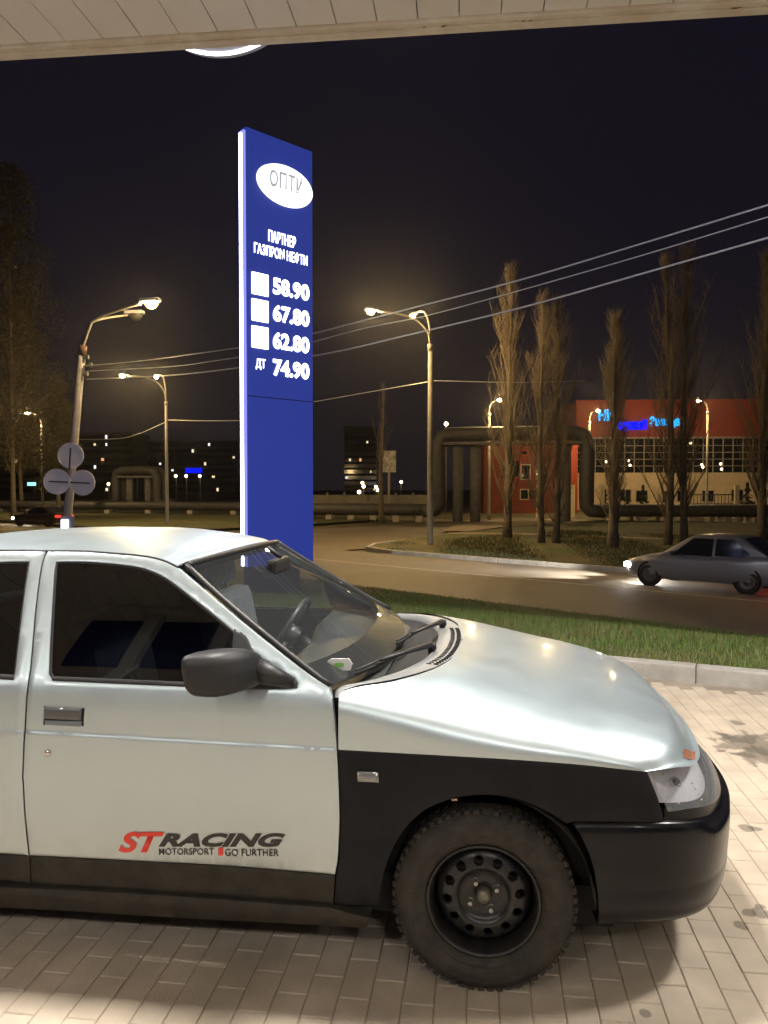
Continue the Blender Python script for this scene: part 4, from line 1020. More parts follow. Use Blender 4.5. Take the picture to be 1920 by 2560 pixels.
for ch, f in zip('ОПТИ', (-.60, -.30, -.01, .28)):
    me = text_mesh(ch, 1.0, bold=.02); xs = [v.co.x for v in me.vertices]; ys = [v.co.y for v in me.vertices]
    for v in me.vertices:
        ff = f + .24 * ((v.co.x - min(xs)) / (max(xs) - min(xs)) - .5); gg = -.02 + .80 * ((v.co.y - min(ys)) / (max(ys) - min(ys)) - .5); p = dome(ff, gg); v.co = Md @ Vector((p[0], p[1], p[2] + .034))
    me.materials.clear(); link('lettering', me, E_dim, ovs)
u, z = uz(704, 592); text_obj('lettering', 'ПАРТНЕР', E_wht, st, 1, face(uz(705, 598)[0], uz(705, 598)[1]), fit=(.60, .20), bold=.012)
text_obj('lettering', 'ГАЗПРОМ НЕФТИ', E_wht, st, 1, face(uz(703, 636)[0], uz(703, 636)[1]), fit=(1.17, .20), bold=.012)
for k, (yc, s) in enumerate(((711, '58.90'), (777, '67.80'), (844, '62.80'), (911, '74.90'))):
    if k < 3: 
        uA, _ = uz(629, yc); uB, _ = uz(670, yc); z0 = uz(650, yc)[1]
        b = MB(); b.bbox((uA, -.02, z0 - .19), (uB, -.002, z0 + .19), .008, Ms); b.build('fuel_badge', E_wht, st)
    else:
        text_obj('lettering', 'ДТ', E_wht, st, 1, face(*uz(651, 911)), fit=(.20, .19), bold=.01)
    uA, _ = uz(682, yc); uB, _ = uz(772, yc); z0 = uz(727, yc + 13)[1]
    text_obj('price_digits', s, E_led, st, 1, face((uA + uB) / 2, z0), fit=(uB - uA, .30), bold=.035)

# ------------------------------------------------------------------ street lamps
def lamp_head(b_house, b_lens, c, d):
    d = Vector(d).normalized(); yaw = math.atan2(d.y, d.x); M_ = Matrix.Translation(c) @ Matrix.Rotation(yaw, 4, 'Z')
    b_house.bbox((-.30, -.12, .02), (.30, .12, .13), .04, M_)
    P = []
    for i in range(6):
        a = math.pi / 2 * i / 5; P.append([(M_ @ Vector((.04 + .22 * math.cos(a) * math.cos(t), .16 * math.cos(a) * math.sin(t), .02 - .20 * math.sin(a)))) for t in np.linspace(0, 2 * math.pi, 17)])
    b_lens.grid(P)
    return M_
def bulb(parent, M_, m):
    b = MB(); b.lathe([(.0001, -.13), (.07, -.10), (.10, -.02), (.085, .07), (.0001, .13)], 14, M_ @ Matrix.Translation((.04, 0, -.06)) @ Matrix.Rotation(R(90), 4, 'Z'), smooth=True); return b.build('bulb', m, parent)
def street_lamp(label, base, H, arms, post_r=(.13, .085), group=None, lean=None, mat_=None, lens=None):
    t = thing('street_lamp', label, 'street lamp', base, 0, group)
    top = Vector((0, 0, H)) if lean is None else Vector(lean)
    b = MB(); b.tube([Vector((0, 0, -.3)), Vector((0, 0, 0)), top * .5, top], [post_r[0], post_r[0], sum(post_r) / 2, post_r[1]], 14); b.build('post', mat_ or M_pole, t)
    b = MB(); b.tube([top - Vector((0, 0, .25)), top + Vector((0, 0, .06))], post_r[1] * 1.35, 12); b.build('collar', mat_ or M_pole, t)
    for end, lit in arms:
        e = Vector(end); d = Vector((e.x - top.x, e.y - top.y, 0)); h = e.z - top.z
        pts = [top, top + Vector((d.x * .06, d.y * .06, h * .45)), top + Vector((d.x * .28, d.y * .28, h * .82)), top + Vector((d.x * .62, d.y * .62, h * .97)), e]
        b = MB(); b.tube(spline(pts, .12), .045, 8); b.build('arm', mat_ or M_pole, t)
        bh, bl = MB(), MB(); Mh = lamp_head(bh, bl, e + d.normalized() * .3, d); hd_ = bh.build('lamp_head', mat('lamp_housing', (.12, .12, .12), .6), t); bl.build('lamp_lens', M_halo_bowl if lit else M_winglass, hd_); bulb(hd_, Mh, E_lamp)
    return t
zg_ = RD + .12
base = G(1075, 1362, zg_)
street_lamp('double-armed street lamp across the road right of the blue stele', base, 9.0, [((-2.35, -.8, 10.35), True), ((-.62, 2.2, 10.9), True)], (.145, .10), 'double street lamps')
base2 = G(418, 1310, zg_)
street_lamp('double-armed street lamp left of the blue stele', base2, 8.7, [((-2.5, -.7, 10.5), True), ((-1.25, 2.2, 10.9), True)], (.14, .09), 'double street lamps')
base3 = G(107, 1285, zg_)
street_lamp('single street lamp at the far left behind the leaning sign pole', base3, 8.7, [((-.75, -.6, 9.9), True)], (.14, .09))
def far_lamp(label, px_post, py_base, px_head, py_head, Y):
    bs_ = at(px_post, py_base, Y); hd = at(px_head, py_head, Y - 1.0); return street_lamp(label, bs_, hd.z - bs_.z - 1.0, [((hd.x - bs_.x, -1.0, hd.z - bs_.z), True)], (.14, .10), 'lamps in front of the red building')
far_lamp('street lamp in front of the orange wing between the first two poplars', 1222, 1290, 1243, 1000, 64)
far_lamp('street lamp beside the cyan letters of the red building', 1472, 1282, 1490, 1027, 80)
far_lamp('street lamp in front of the glazed facade right of the blue sign', 1766, 1272, 1750, 1002, 80)
# leaning pole with the backs of three round signs
PY = 22.6
pb = at(168, 1300, PY); pt = at(207, 870, PY); gl_ = pb + (pb - pt) * ((pb.z - (-.75)) / (pt.z - pb.z))
lp = thing('leaning_pole', 'leaning concrete lamp pole at the left with arm and two lamp heads', 'street lamp', gl_)
loc = lambda p: p - gl_
b = MB(); b.tube([loc(gl_ - (pt - gl_) * .04), loc(gl_), loc(gl_.lerp(pt, .5)), loc(pt)], [.135, .135, .118, .10], 16); b.build('post', mat('pale_pole', (.36, .34, .345), .8, var=(5, (.27, .25, .25)), bump=(30, .3)), lp)
b = MB(); b.tube([loc(pt.lerp(gl_, .035)), loc(pt + (pt - gl_) * .012)], .118, 14); b.build('rusty_collar', mat('brown_collar', (.10, .055, .035), .8), lp)
for k, (x, y) in enumerate(((218, 893), (226, 912), (216, 935))):
    c = loc(at(x, y, PY - .05)); e_ = loc(at(198, y + 6, PY)); b = MB(); b.tube([e_, c], .035, 8); b.bbox(c - Vector((.05, .05, .06)), c + Vector((.05, .05, .06)), .02); b.build('cable_bracket', mat('bracket_steel', (.2, .19, .18), .5, .5), lp)
hd1 = at(375, 757, PY - .3); hd2 = at(336, 787, PY + 1.3)
arm = [pt, at(226, 815, PY), at(238, 800, PY), at(290, 778, PY - .1), at(352, 759, PY - .25)]
b = MB(); b.tube(spline([loc(p) for p in arm], .1), .04, 8); b.build('arm', M_pole, lp)
arm = [pt, at(226, 815, PY), at(238, 802, PY + .1), at(280, 793, PY + .7), at(318, 788, PY + 1.3)]
b = MB(); b.tube(spline([loc(p) for p in arm], .1), .035, 8); b.build('arm', M_pole, lp)
for h, lit in ((hd1, True), (hd2, False)):
    bh, bl = MB(), MB(); Mh = lamp_head(bh, bl, loc(h), (1, -.15, 0)); q = bh.build('lamp_head', mat('lamp_housing', (.20, .20, .21), .6), lp); bl.build('lamp_lens', M_halo_bowl if lit else mat('unlit_lens', (.03, .028, .024), .4, spec=.2), q)
    if lit: bulb(q, Mh, E_lamp_near)
M_signback = mat('sign_back_grey', (.80, .76, .84), .8)
for nm, px, py, dY, lab in (('a', 177, 1139, -.20, 'round road sign seen from behind, topmost of three on the leaning pole'), ('b', 142, 1204, -.22, 'round road sign seen from behind, left of the leaning pole'), ('c', 207, 1207, -.22, 'round road sign seen from behind, right of the leaning pole')):
    c = at(px, py, PY + dY); t = thing('round_sign', lab, 'road sign', c, 0, 'round signs on the leaning pole'); r = .372
    tilt = Matrix.Rotation(R({'a': 4, 'b': 8, 'c': -6}[nm]), 4, 'Z')
    b = MB(); b.lathe([(.0001, -.004), (r - .018, -.004), (r - .016, -.016), (r - .006, -.018), (r, -.012), (r, .01), (.0001, .01)], 48, tilt, smooth=False); b.build('disc', M_signback, t)
    b = MB()
    if nm == 'a': b.bbox((-.028, -.045, -.40), (.012, -.018, .22), .006, Matrix.Rotation(R(4), 4, 'Y'))
    elif nm == 'b': b.bbox((-.22, -.045, -.022), (.34, -.02, .018), .006, Matrix.Rotation(R(2), 4, 'Y'))
    else: b.bbox((-.34, -.045, -.022), (.22, -.02, .018), .006, Matrix.Rotation(R(3), 4, 'Y'))
    b.build('bracket', mat('dark_bracket', (.05, .045, .06), .6), t)
# short lit marker post in front of the leaning pole
mp = at(167, 1335, 15.0); mp0 = Vector((mp.x, mp.y, -.7)); t = thing('light_bollard', 'short post with a glowing white strip below the round signs', 'bollard', mp0)
b = MB(); b.bbox((-.10, -.06, -.1), (.14, .06, at(167, 1290, 15).z + .7), .02); b.build('post', mat('bollard_grey', (.12, .12, .16), .5), t)
b = MB(); b.bbox((-.075, -.085, .45), (.06, -.062, at(167, 1299, 15).z + .7), .008); b.build('light_strip', emit('bollard_light', (.85, .88, 1), 7), t)

# ------------------------------------------------------------------ overhead cables
def cable(label, ctrl, r=.018, group='overhead cables'):
    b = MB(); P = spline([tuple(p) for p in ctrl], .5); b.tube(P, r, 6); b.build('overhead_cable', M_cable, None, label=label, category='cable', group=group)
def road_pt(px, py, ref):                                # on the vertical plane along the near road side through the leaning pole
    d = Vector(ray(px, py)); C = Vector((0, 0, CAMH)); t = (ref - C).dot(RN) / d.dot(RN); return C + d * t
for i, (lab, ps) in enumerate((('topmost overhead cable rising to the right above the street lamps', ((213, 915), (366, 901), (521, 880), (700, 853), (860, 814), (1027, 771), (1300, 700), (1634, 600), (1960, 500))),
                               ('thin middle overhead cable rising to the right', ((214, 928), (420, 917), (517, 905), (700, 875), (905, 822), (1067, 789), (1300, 726), (1600, 640), (1960, 530))),
                               ('lowest of the three cables rising to the right', ((216, 948), (405, 940), (555, 925), (700, 904), (860, 875), (1014, 839), (1300, 770), (1634, 676), (1960, 583))))):
    cable(lab, [road_pt(x, y, pt) for x, y in ps], (.013, .009, .014)[i])
cable('far cable left of the double lamp sagging towards the right lamp post', [at(x, y, Y) for x, y, Y in ((700, 1018, 60), (810, 1000, 52), (940, 977, 44), (1080, 953, 35.7))], .02)
cable('far cable running right from the lamp post behind the poplars', [at(x, y, Y) for x, y, Y in ((1085, 952, 35.7), (1300, 956, 42), (1480, 952, 46))], .02)
cable('far cable between the left double lamp and the blue stele', [at(x, y, Y) for x, y, Y in ((420, 1050, 55.5), (520, 1052, 50), (640, 1051, 46))], .022)
cable('far cable hanging behind the leaning sign pole', [at(x, y, Y) for x, y, Y in ((110, 1090, 75), (190, 1098, 72), (290, 1097, 65), (345, 1085, 60), (415, 1055, 55.5))], .025)

# ------------------------------------------------------------------ poplars
def poplar_meshes(seed, H, R0, stems=1, low=.10, n_limb=70, twr=.011):
    rg = random.Random(seed); tb, cb = MB(), MB()
    def branch(b, p, d, L, r, up, segs=4, wob=.10, n=4):
        pts = [p]; rad = [r]; d = d.normalized()
        for i in range(segs):
            d = (d + Vector((rg.uniform(-wob, wob), rg.uniform(-wob, wob), up + rg.uniform(-wob, wob) * .5))).normalized()
            p = p + d * (L / segs); pts.append(p); rad.append(max(.004, r * (1 - (i + 1) / segs * .85)))
        b.tube(pts, rad, n, caps=False, smooth=True); return pts
    for sidx in range(stems):
        off = Vector((rg.uniform(-.28, .28) if stems > 1 else 0, rg.uniform(-.1, .1) if stems > 1 else 0, 0)) + Vector(((sidx - (stems - 1) / 2) * .7, 0, 0))
        k = 12; pts = []; rad = []
        hh = H * rg.uniform(.92, 1.0)
        bend = [rg.uniform(-.12, .12) for _ in range(4)]
        for i in range(k + 1):
            f = i / k; pts.append(off + Vector((bend[0] * math.sin(f * 5) + bend[1] * f, bend[2] * math.sin(f * 4) + bend[3] * f, hh * f * .985))); rad.append((.22 if stems == 1 else .16) * (1 - f) ** .8 * (1.25 if i == 0 else 1) + .012)
        pts[0] = pts[0] - Vector((0, 0, .25)); tb.tube(pts, rad, 10)
        for j in range(int(n_limb / stems)):
            f = low + (1 - low) * ((j + rg.random()) / (n_limb / stems)) ** .95 * .97
            base = Vector(np.array([np.interp(f * k, range(k + 1), [p[q] for p in pts]) for q in range(3)]))
            az = rg.uniform(0, 2 * math.pi)
            L = hh * rg.uniform(.10, .30) * (1.15 - .5 * f); ft = min(.995, f + L / hh); L = max(.3, (ft - f) * hh)
            env = R0 * (math.sin(math.pi * ft ** 1.05) ** .75 if ft < 1 else 0) * (1.0 if rg.random() < .6 else rg.uniform(.2, .9)) * rg.uniform(.7, 1.12)
            out = min(.7, 1.35 * env / L); d = Vector((math.cos(az) * out, math.sin(az) * out, 1))
            r0 = .012 + .055 * (1 - f) ** 1.1 * rg.uniform(.6, 1.1)
            P = branch(cb, base, d, L, r0, .10, 5, .10)
            for q in range(int(5 + L * 3.2)):
                g_ = rg.uniform(.12, 1); idx = min(4, int(g_ * 5)); bp_ = P[idx].lerp(P[idx + 1], g_ * 5 - idx)
                a2 = rg.uniform(0, 2 * math.pi); d2 = Vector((math.cos(a2) * .5, math.sin(a2) * .5, 1)); L2 = rg.uniform(.4, 1.25) * (1 - .4 * g_)
                P2 = branch(cb, bp_, d2, L2, twr * rg.uniform(.7, 1.2), .08, 3, .12, 3)
                for _ in range(2):
                    i3 = rg.randint(0, 2); a3 = rg.uniform(0, 2 * math.pi); branch(cb, P2[i3], Vector((math.cos(a3) * .6, math.sin(a3) * .6, 1)), rg.uniform(.25, .6), twr * .62, .1, 2, .12, 3)
    return tb.mesh('trunk'), cb.mesh('crown')
def plant_tree(label, base, meshes, rz=0, s=(1, 1, 1), group='bare poplars beyond the road'):
    t = thing('poplar_tree', label, 'tree', base, rz, group); t.scale = s
    a = link('trunk', meshes[0], M_bark, t); b_ = link('crown', meshes[1], M_twig, t); return t
ztop = lambda px, py, Y: at(px, py, Y).z - zg_
specs = [  # px base, py base, py top, R, stems, seed, label
    (1268, 1345, 640, 1.6, 1, 11, 'bare poplar nearest the double lamp post, first from the left'),
    (1374, 1357, 725, 1.7, 2, 12, 'bare twin-stemmed poplar, second from the lamp post'),
    (1532, 1369, 765, 1.35, 1, 13, 'slim bare poplar in front of the cyan letters'),
    (1702, 1362, 620, 2.2, 2, 14, 'tallest bare twin-stemmed poplar in front of the glazed facade'),
    (1906, 1350, 630, 1.7, 1, 15, 'bare poplar at the right edge behind the passing car')]
for px, py, tp, Rr, stn, sd, lab in specs:
    bs_ = G(px, py, zg_); plant_tree(lab, bs_, poplar_meshes(sd, ztop(px, tp, bs_.y), Rr, stn, .06, 96 if stn == 1 else 130))
bs_ = at(1440, 1290, 58); 
# slim bare sapling left of the lamp post
bs_ = at(955, 1290, 60); bs_.z = RD; plant_tree('thin bare tree with a leaning top behind the side road', bs_, poplar_meshes(31, ztop(945, 930, 60), .9, 1, .3, 16), group='background trees')
# tall leafing trees at the left edge
def leafy(label, base, H, Rr, seed, rz=0):
    t = plant_tree(label, base, poplar_meshes(seed, H, Rr * .8, 1, .12, 60, .02), rz, group='tall trees at the left edge'); rg = np.random.default_rng(seed)
    n = 26000; f = rg.uniform(.14, 1, n) ** .85; env = Rr * np.sin(np.pi * np.minimum(1, f * .9 + .08)) ** .6 * (1 + .3 * np.sin(f * 17 + seed) * np.sin(f * 41)); az = rg.uniform(0, 2 * np.pi, n)
    cl = .72 + .36 * np.sin(az * 3 + f * 21) * np.sin(az * 5 - f * 13); rr = env * cl * np.sqrt(rg.uniform(.05, 1, n))
    c = np.stack([rr * np.cos(az), rr * np.sin(az), f * H + rg.normal(0, .15, n)], 1); v = c[:, None, :] + rg.normal(0, .075, (n, 3, 3))
    me = bpy.data.meshes.new('foliage'); me.from_pydata([tuple(q) for q in v.reshape(-1, 3)], [], [(3*i, 3*i+1, 3*i+2) for i in range(n)]); link('foliage', me, M_leaf, t); return t
leafy('tall leafing tree at the left edge, nearest the viewer', Vector((-31.8, 66, RD)), 30, 5.0, 41)
leafy('tall leafing tree behind the single lamp at the left', Vector((-40.5, 86, RD)), 25, 4.2, 42)
leafy('dark leafing tree between the lamp and the leaning pole', Vector((-30.5, 72, RD)), 13, 2.2, 43)

# ------------------------------------------------------------------ pipes
M_gate = mat('gate_concrete', (.17, .165, .16), .9, var=(3, (.11, .105, .10)))
def pipe_gate(label, px0, px1, ytop, ybase, Y0, Y1, r, legs, group):
    a, c = at(px0, ybase, Y0), at(px1, ybase, Y1); a.z = c.z = RD; top = at((px0 + px1) / 2, ytop, (Y0 + Y1) / 2).z
    t = thing('pipe_gate', label, 'pipe', a, 0, group); d = c - a; dn = d.normalized(); side_ = Vector((dn.y, -dn.x, 0))
    for k, o in enumerate((-.75, .75)):
        s_ = side_ * o; z1 = top - r - RD
        pts = [s_ - dn * 1.2 + Vector((0, 0, .9)), s_ - dn * .3 + Vector((0, 0, .95)), s_ + Vector((0, 0, 1.3)), s_ + Vector((0, 0, z1 - .9)), s_ + dn * .25 + Vector((0, 0, z1 - .2)), s_ + dn * .9 + Vector((0, 0, z1)),
               s_ + d - dn * .9 + Vector((0, 0, z1)), s_ + d - dn * .25 + Vector((0, 0, z1 - .2)), s_ + d + Vector((0, 0, z1 - .9)), s_ + d + Vector((0, 0, 1.3)), s_ + d + dn * .3 + Vector((0, 0, .95)), s_ + d + dn * 1.2 + Vector((0, 0, .9))]
        b = MB(); b.tube(spline(pts, .5), r, 16); b.build('pipe', M_pipe, t)
    for f in legs:
        c_ = d * f; b = MB(); b.tube([c_ + Vector((0, 0, -.2)), c_ + Vector((0, 0, top - RD - 2 * r - .15))], .42, 12); b.build('support_column', M_gate, t)
    b = MB(); e0 = Vector((0, 0, top - RD - 2 * r - .35)); M_ = Matrix.Translation(e0) @ Matrix.Rotation(math.atan2(d.y, d.x), 4, 'Z'); b.box((.3, -1.1, 0), (d.length - .3, 1.1, .22), M_); b.build('deck_beam', M_gate, t)
    return t
pipe_gate('big insulated pipes rising over the footpath behind the poplars', 1098, 1466, 1068, 1298, 62, 60, .52, (.13, .25, .86), 'pipe crossings')
pipe_gate('dim insulated pipe crossing behind the left double lamp', 300, 402, 1166, 1275, 92, 90, .5, (.25, .7), 'pipe crossings')
def low_pipe(label, pts, r):
    t = thing('ground_pipe', label, 'pipe', pts[0], 0, 'pipes on low supports')
    for o in (0, 1):
        b = MB(); P = [Vector(p) - pts[0] + Vector((0, o * 1.5, .45 + r)) for p in pts]; b.tube(spline(P, 2), r, 14); b.build('pipe', M_pipe, t)
    n = 7
    for k in range(n):
        p = pts[0].lerp(pts[-1], (k + .5) / n) - pts[0]; b = MB(); b.box((p.x - .25, p.y - .7, -.1), (p.x + .25, p.y + 2.2, .45)); b.build('saddle', M_conc, t)
low_pipe('low insulated pipes lying right of the gate below the glazed facade', [Vector((p.x, p.y, RD)) for p in (at(1500, 1300, 60.5), at(1720, 1300, 60), at(1990, 1300, 59))], .48)
low_pipe('low insulated pipes lying left of the gate behind the side road', [Vector((p.x, p.y, RD)) for p in (at(690, 1300, 66), at(880, 1300, 64), at(1075, 1300, 62.4))], .48)
low_pipe('low insulated pipes in the dark left of the blue stele', [Vector((p.x, p.y, RD)) for p in (at(-60, 1280, 84), at(270, 1280, 80), at(640, 1280, 76))], .42)

# ------------------------------------------------------------------ the red building with the lit sign
BY = 96.0
def on_b(px, py, Y=BY): return at(px, py, Y)
p0, p1 = on_b(1440, 1200), on_b(2060, 1200); bx0, bx1 = p0.x, p1.x
zr = lambda py: at(1700, py, BY).z
rb = thing('red_building', 'red and beige hall with wide dark glazing and a lit blue sign', 'building', (bx0, BY, RD), R(-4)); L = bx1 - bx0
rel = lambda py: zr(py) - RD
ztop_, zgt, zgb = rel(1006), rel(1094), rel(1182)
b = MB(); b.box((0, 0, zgt), (L, 14, ztop_)); b.build('upper_wall', M_redwall, rb)
b = MB(); b.box((0, .35, zgb + .002), (L, 14, zgt - .002)); b.build('glazing_backing', M_dark, rb)
b = MB(); b.box((0, -.15, -.3), (L, 14, zgb)); b.build('ground_floor', M_beige, rb)
b = MB(); b.box((-.1, -.25, ztop_), (L + .1, 14.1, ztop_ + .25)); b.build('parapet', M_redwall, rb)
b = MB(); b.box((-.05, -.18, zgt - .18), (L, .0, zgt + .02)); b.build('lintel', M_mull, rb)
nc, nr = 26, 5; cw, chh = L / nc, (zgt - .2 - zgb) / nr
b = MB(); b.box((.06, .20, .06), (cw - .06, .23, chh - .06)); pane_me = b.mesh('pane'); pane_me.materials.append(M_winglass)
for i in range(nc):
    for j in range(nr): o = link('pane', pane_me, None, rb); o.location = (i * cw, rnd.uniform(-.01, .01), zgb + j * chh); o.rotation_euler = (rnd.uniform(-.01, .01), 0, rnd.uniform(-.01, .01))
b = MB(); b.box((-.05, .10, 0), (.05, .24, zgt - zgb - .2)); vm = b.mesh('mullion'); vm.materials.append(M_mull)
for i in range(nc + 1): o = link('mullion', vm, None, rb); o.location = (i * cw, 0, zgb)
b = MB(); b.box((0, .12, -.04), (L, .235, .04)); hm = b.mesh('transom'); hm.materials.append(M_mull)
for j in range(1, nr): o = link('transom', hm, None, rb); o.location = (0, 0, zgb + j * chh)
for px, py in ((1560, 1238), (1600, 1240), (1664, 1242), (1700, 1240), (1760, 1240), (1830, 1238)):
    c = on_b(px, py); x = c.x - bx0; z = c.z - RD
    b = MB(); b.box((x - .75, -.19, z - .75), (x + .75, -.152, z + .75)); f = b.build('window', M_mull, rb)
    b = MB(); b.box((x - .65, -.205, z - .65), (x - .05, -.192, z + .65)); b.build('pane', M_winglass, f); b = MB(); b.box((x + .05, -.205, z - .65), (x + .65, -.192, z + .65)); b.build('pane', M_winglass, f)
for (px, py) in ((1577, 1163), (1574, 1152), (1752, 1162), (1755, 1168), (1800, 1173), (1798, 1160), (1725, 1108), (1707, 1172), (1518, 1154)):
    c = on_b(px, py, BY - .6); b = MB(); b.lathe([(.0001, -.06), (.13, -.04), (.16, .05), (.0001, .07)], 12, Matrix.Translation((c.x - bx0, .08, c.z - RD))); b.build('lit_lamp', emit('hall_lamp', (1, .82, .45), 4), rb)
E_cyan = emit('cyan_letters', (.02, .42, 1.0), 1.6); E_blue = emit('blue_letters', (.0, .004, 1.0), 2.5)
def bsign(s, m, px0, px1, y0, y1, bold=.03):
    a, c = on_b(px0, (y0 + y1) / 2, BY - .5), on_b(px1, (y0 + y1) / 2, BY - .5); h = on_b(px0, y0).z - on_b(px0, y1).z
    M_ = Matrix.Translation(((a.x + c.x) / 2 - bx0, -.35, (a.z + c.z) / 2 - RD)) @ Matrix.Rotation(R(90), 4, 'X')
    text_obj('sign_lettering', s, m, rb, 1, M_, fit=(c.x - a.x, h), bold=bold, extrude=.06)
bsign('НК', E_cyan, 1497, 1537, 1024, 1052, .05)
bsign('Ледовый', E_blue, 1530, 1615, 1050, 1078, .11)
bsign('Звезда', E_cyan, 1622, 1695, 1042, 1070, .05)
# orange wing
ow = thing('orange_wing', 'orange rendered wing with small windows behind the pipe gate', 'building', Vector((on_b(1210, 1200, 84).x, 84, RD)), 0); x0 = on_b(1210, 1200, 84).x; Lw = on_b(1447, 1200, 84).x - x0; zt2 = on_b(1300, 1078, 84).z - RD
b = MB(); b.box((0, 0, -.3), (Lw * .84, 11, zt2)); b.build('wall', M_orangewall, ow)
b = MB(); b.box((Lw * .84 + .003, .5, -.3), (Lw, 11, zt2)); b.build('dark_bay', M_redwall, ow)
b = MB(); b.box((-.1, -.1, zt2), (Lw, 11, zt2 + .2)); b.build('parapet', M_redwall, ow)
for px, py, hw, hh, fr in ((1283, 1172, .8, 1.0, 0), (1314, 1180, .55, .85, 1), (1352, 1180, .55, .85, 1), (1311, 1132, .4, .3, 0), (1355, 1132, .4, .3, 0), (1311, 1236, .5, .6, 1), (1333, 1236, .5, .6, 0), (1262, 1180, .5, .85, 0)):
    c = on_b(px, py, 84); x, z = c.x - x0, c.z - RD; b = MB(); b.box((x - hw, -.04, z - hh), (x + hw, -.002, z + hh)); f = b.build('window', M_mull if fr else M_redwall, ow)
    b = MB(); b.box((x - hw + .12, -.055, z - hh + .12), (x + hw - .12, -.042, z + hh - .12)); b.build('pane', M_winglass, f)
# white posts and railing
for k, px in enumerate((1346, 1431, 1505, 1722, 1841)):
    c = at(px, 1275, 70); b = MB(); b.bbox((-.2, -.15, -.2), (.2, .15, at(px, 1212, 70).z - RD), .03)
    o = b.build('gate_post', mat('whitewashed_post', (.55, .48, .36), .8), None, label=['white post left of the twin-stemmed poplar', 'white post right beside the pipe gate', 'white post behind the slim poplar', 'white post left of the railing gate', 'white post right of the railing gate'][k], category='post', group='white fence posts'); o.location = (c.x, 70, RD)
rl = thing('railing_gate', 'dark railing gate between two white posts before the beige wall', 'gate', (at(1730, 1270, 70).x, 70, RD)); x1 = at(1834, 1270, 70).x - at(1730, 1270, 70).x
for z in (.55, 1.25, 2.1): b = MB(); b.tube([(0, 0, z), (x1, 0, z)], .05, 6); b.build('rail', M_plastic, rl)
for k in range(12): b = MB(); x = x1 * (k + .5) / 12; b.tube([(x, 0, .1), (x, 0, 2.15)], .03, 6); b.build('bar', M_plastic, rl)
# small firs
def fir(label, px, py, Y, H, seed):
    rg = random.Random(seed); c = at(px, py, Y); t = thing('fir_tree', label, 'tree', (c.x, Y, RD), 0, 'small firs'); b = MB(); b.tube([(0, 0, 0), (0, 0, H)], [.07, .01], 6); b.build('trunk', M_bark, t); b = MB()
    for k in range(420):
        f = rg.random() ** .8; a = rg.uniform(0, 6.283); rr = H * .36 * (1 - f) * (.55 + .45 * math.sin(f * 34)) + .05; z = .12 * H + f * H * .9
        p = Vector((math.cos(a) * rr * .15, math.sin(a) * rr * .15, z)); q = Vector((math.cos(a) * rr, math.sin(a) * rr, z - .12)); s_ = Vector((-math.sin(a), math.cos(a), 0)) * .12
        b.add([p, q - s_ + Vector((0, 0, -.05)), q + s_], [(0, 1, 2)])
    b.build('crown', M_fir, t)
fir('small fir before the beige wall, left of a pair', 1569, 1268, 74, 2.4, 1); fir('small fir before the beige wall, right of a pair', 1607, 1268, 73, 3.0, 2); fir('small dark fir left of the slim poplar', 1512, 1266, 74, 2.6, 3); fir('dark bushy fir at the right edge behind the poplar', 1868, 1270, 66, 3.2, 4)

# ------------------------------------------------------------------ far background: apartment blocks, fence, small lights
def apartments(label, px0, px1, ytop, Y, lit, cols, rows, dim=.9):
    a, c = at(px0, 1240, Y), at(px1, 1240, Y); top = at((px0 + px1) / 2, ytop, Y).z - RD; t = thing('apartment_block', label, 'building', (a.x, Y, RD), 0, 'far apartment blocks'); Lb = c.x - a.x
    b = MB(); b.box((0, 0, -.3), (Lb, 14, top)); b.build('wall', M_farwall, t); b = MB(); b.box((-.3, -.3, top), (Lb + .3, 14.3, top + .4)); b.build('roof', M_farwall, t)
    cwid, rh = Lb / cols, (top - 1.2) / rows; b = MB(); b.box((-.75, -.05, -.75), (.75, -.01, .75)); wm = b.mesh('window'); wm.materials.append(M_winglass); wl_ = [bpy.data.meshes.new('window') for _ in range(0)]
    lits = {}
    for k, col in enumerate(((1, .72, .35), (1, .82, .55), (.95, .95, 1), (1, .45, .2))):
        me = wm.copy(); me.materials.clear(); me.materials.append(emit('lit_window', col, dim)); lits[k] = me
    pick = set(lit)
    for i in range(cols):
        for j in range(rows):
            me = lits[rnd.choice((0, 0, 1, 1, 2, 3))] if (i, j) in pick else wm
            o = link('window', me, None, t); o.location = ((i + .5) * cwid, 0, 1.4 + (j + .5) * rh); o.scale = (rnd.uniform(.25, .5) if me is not wm else .9, 1, rnd.uniform(.35, .6) if me is not wm else .75)
def lits(n, c, r, seed): rg = random.Random(seed); return [(rg.randrange(c), rg.randrange(r)) for _ in range(n)]
apartments('dark apartment block with scattered lit windows behind the sign pole', 118, 330, 1085, 190, lits(14, 22, 8, 1), 22, 8, 1.0)
apartments('dark apartment block with lit windows behind the left double lamp', 345, 590, 1105, 210, lits(11, 24, 8, 2), 24, 8, 1.0)
apartments('tall dark block with few lit windows right of the stele', 862, 940, 1070, 230, lits(7, 9, 11, 5), 9, 11, .9)
apartments('low dark block behind the trees at the far left', -80, 110, 1110, 180, lits(5, 18, 7, 7), 18, 7, .8)
b = MB(); p = at(463, 1170, 150); q = at(504, 1182, 150); b.bbox((p.x, 150, q.z), (q.x, 150.4, p.z), .05)
b.build('shop_sign', emit('blue_sign', (0, .006, 1), 1.2), None, label='small bright blue sign on the dark building left of the stele', category='sign')
b = MB(); p = at(68, 1206, 120); q = at(88, 1214, 120); b.bbox((p.x, 120, q.z), (q.x, 120.3, p.z), .05)
b.build('coloured_sign', emit('green_sign', (.25, .9, .75), 2), None, label='tiny green and white lit sign at the far left', category='sign')
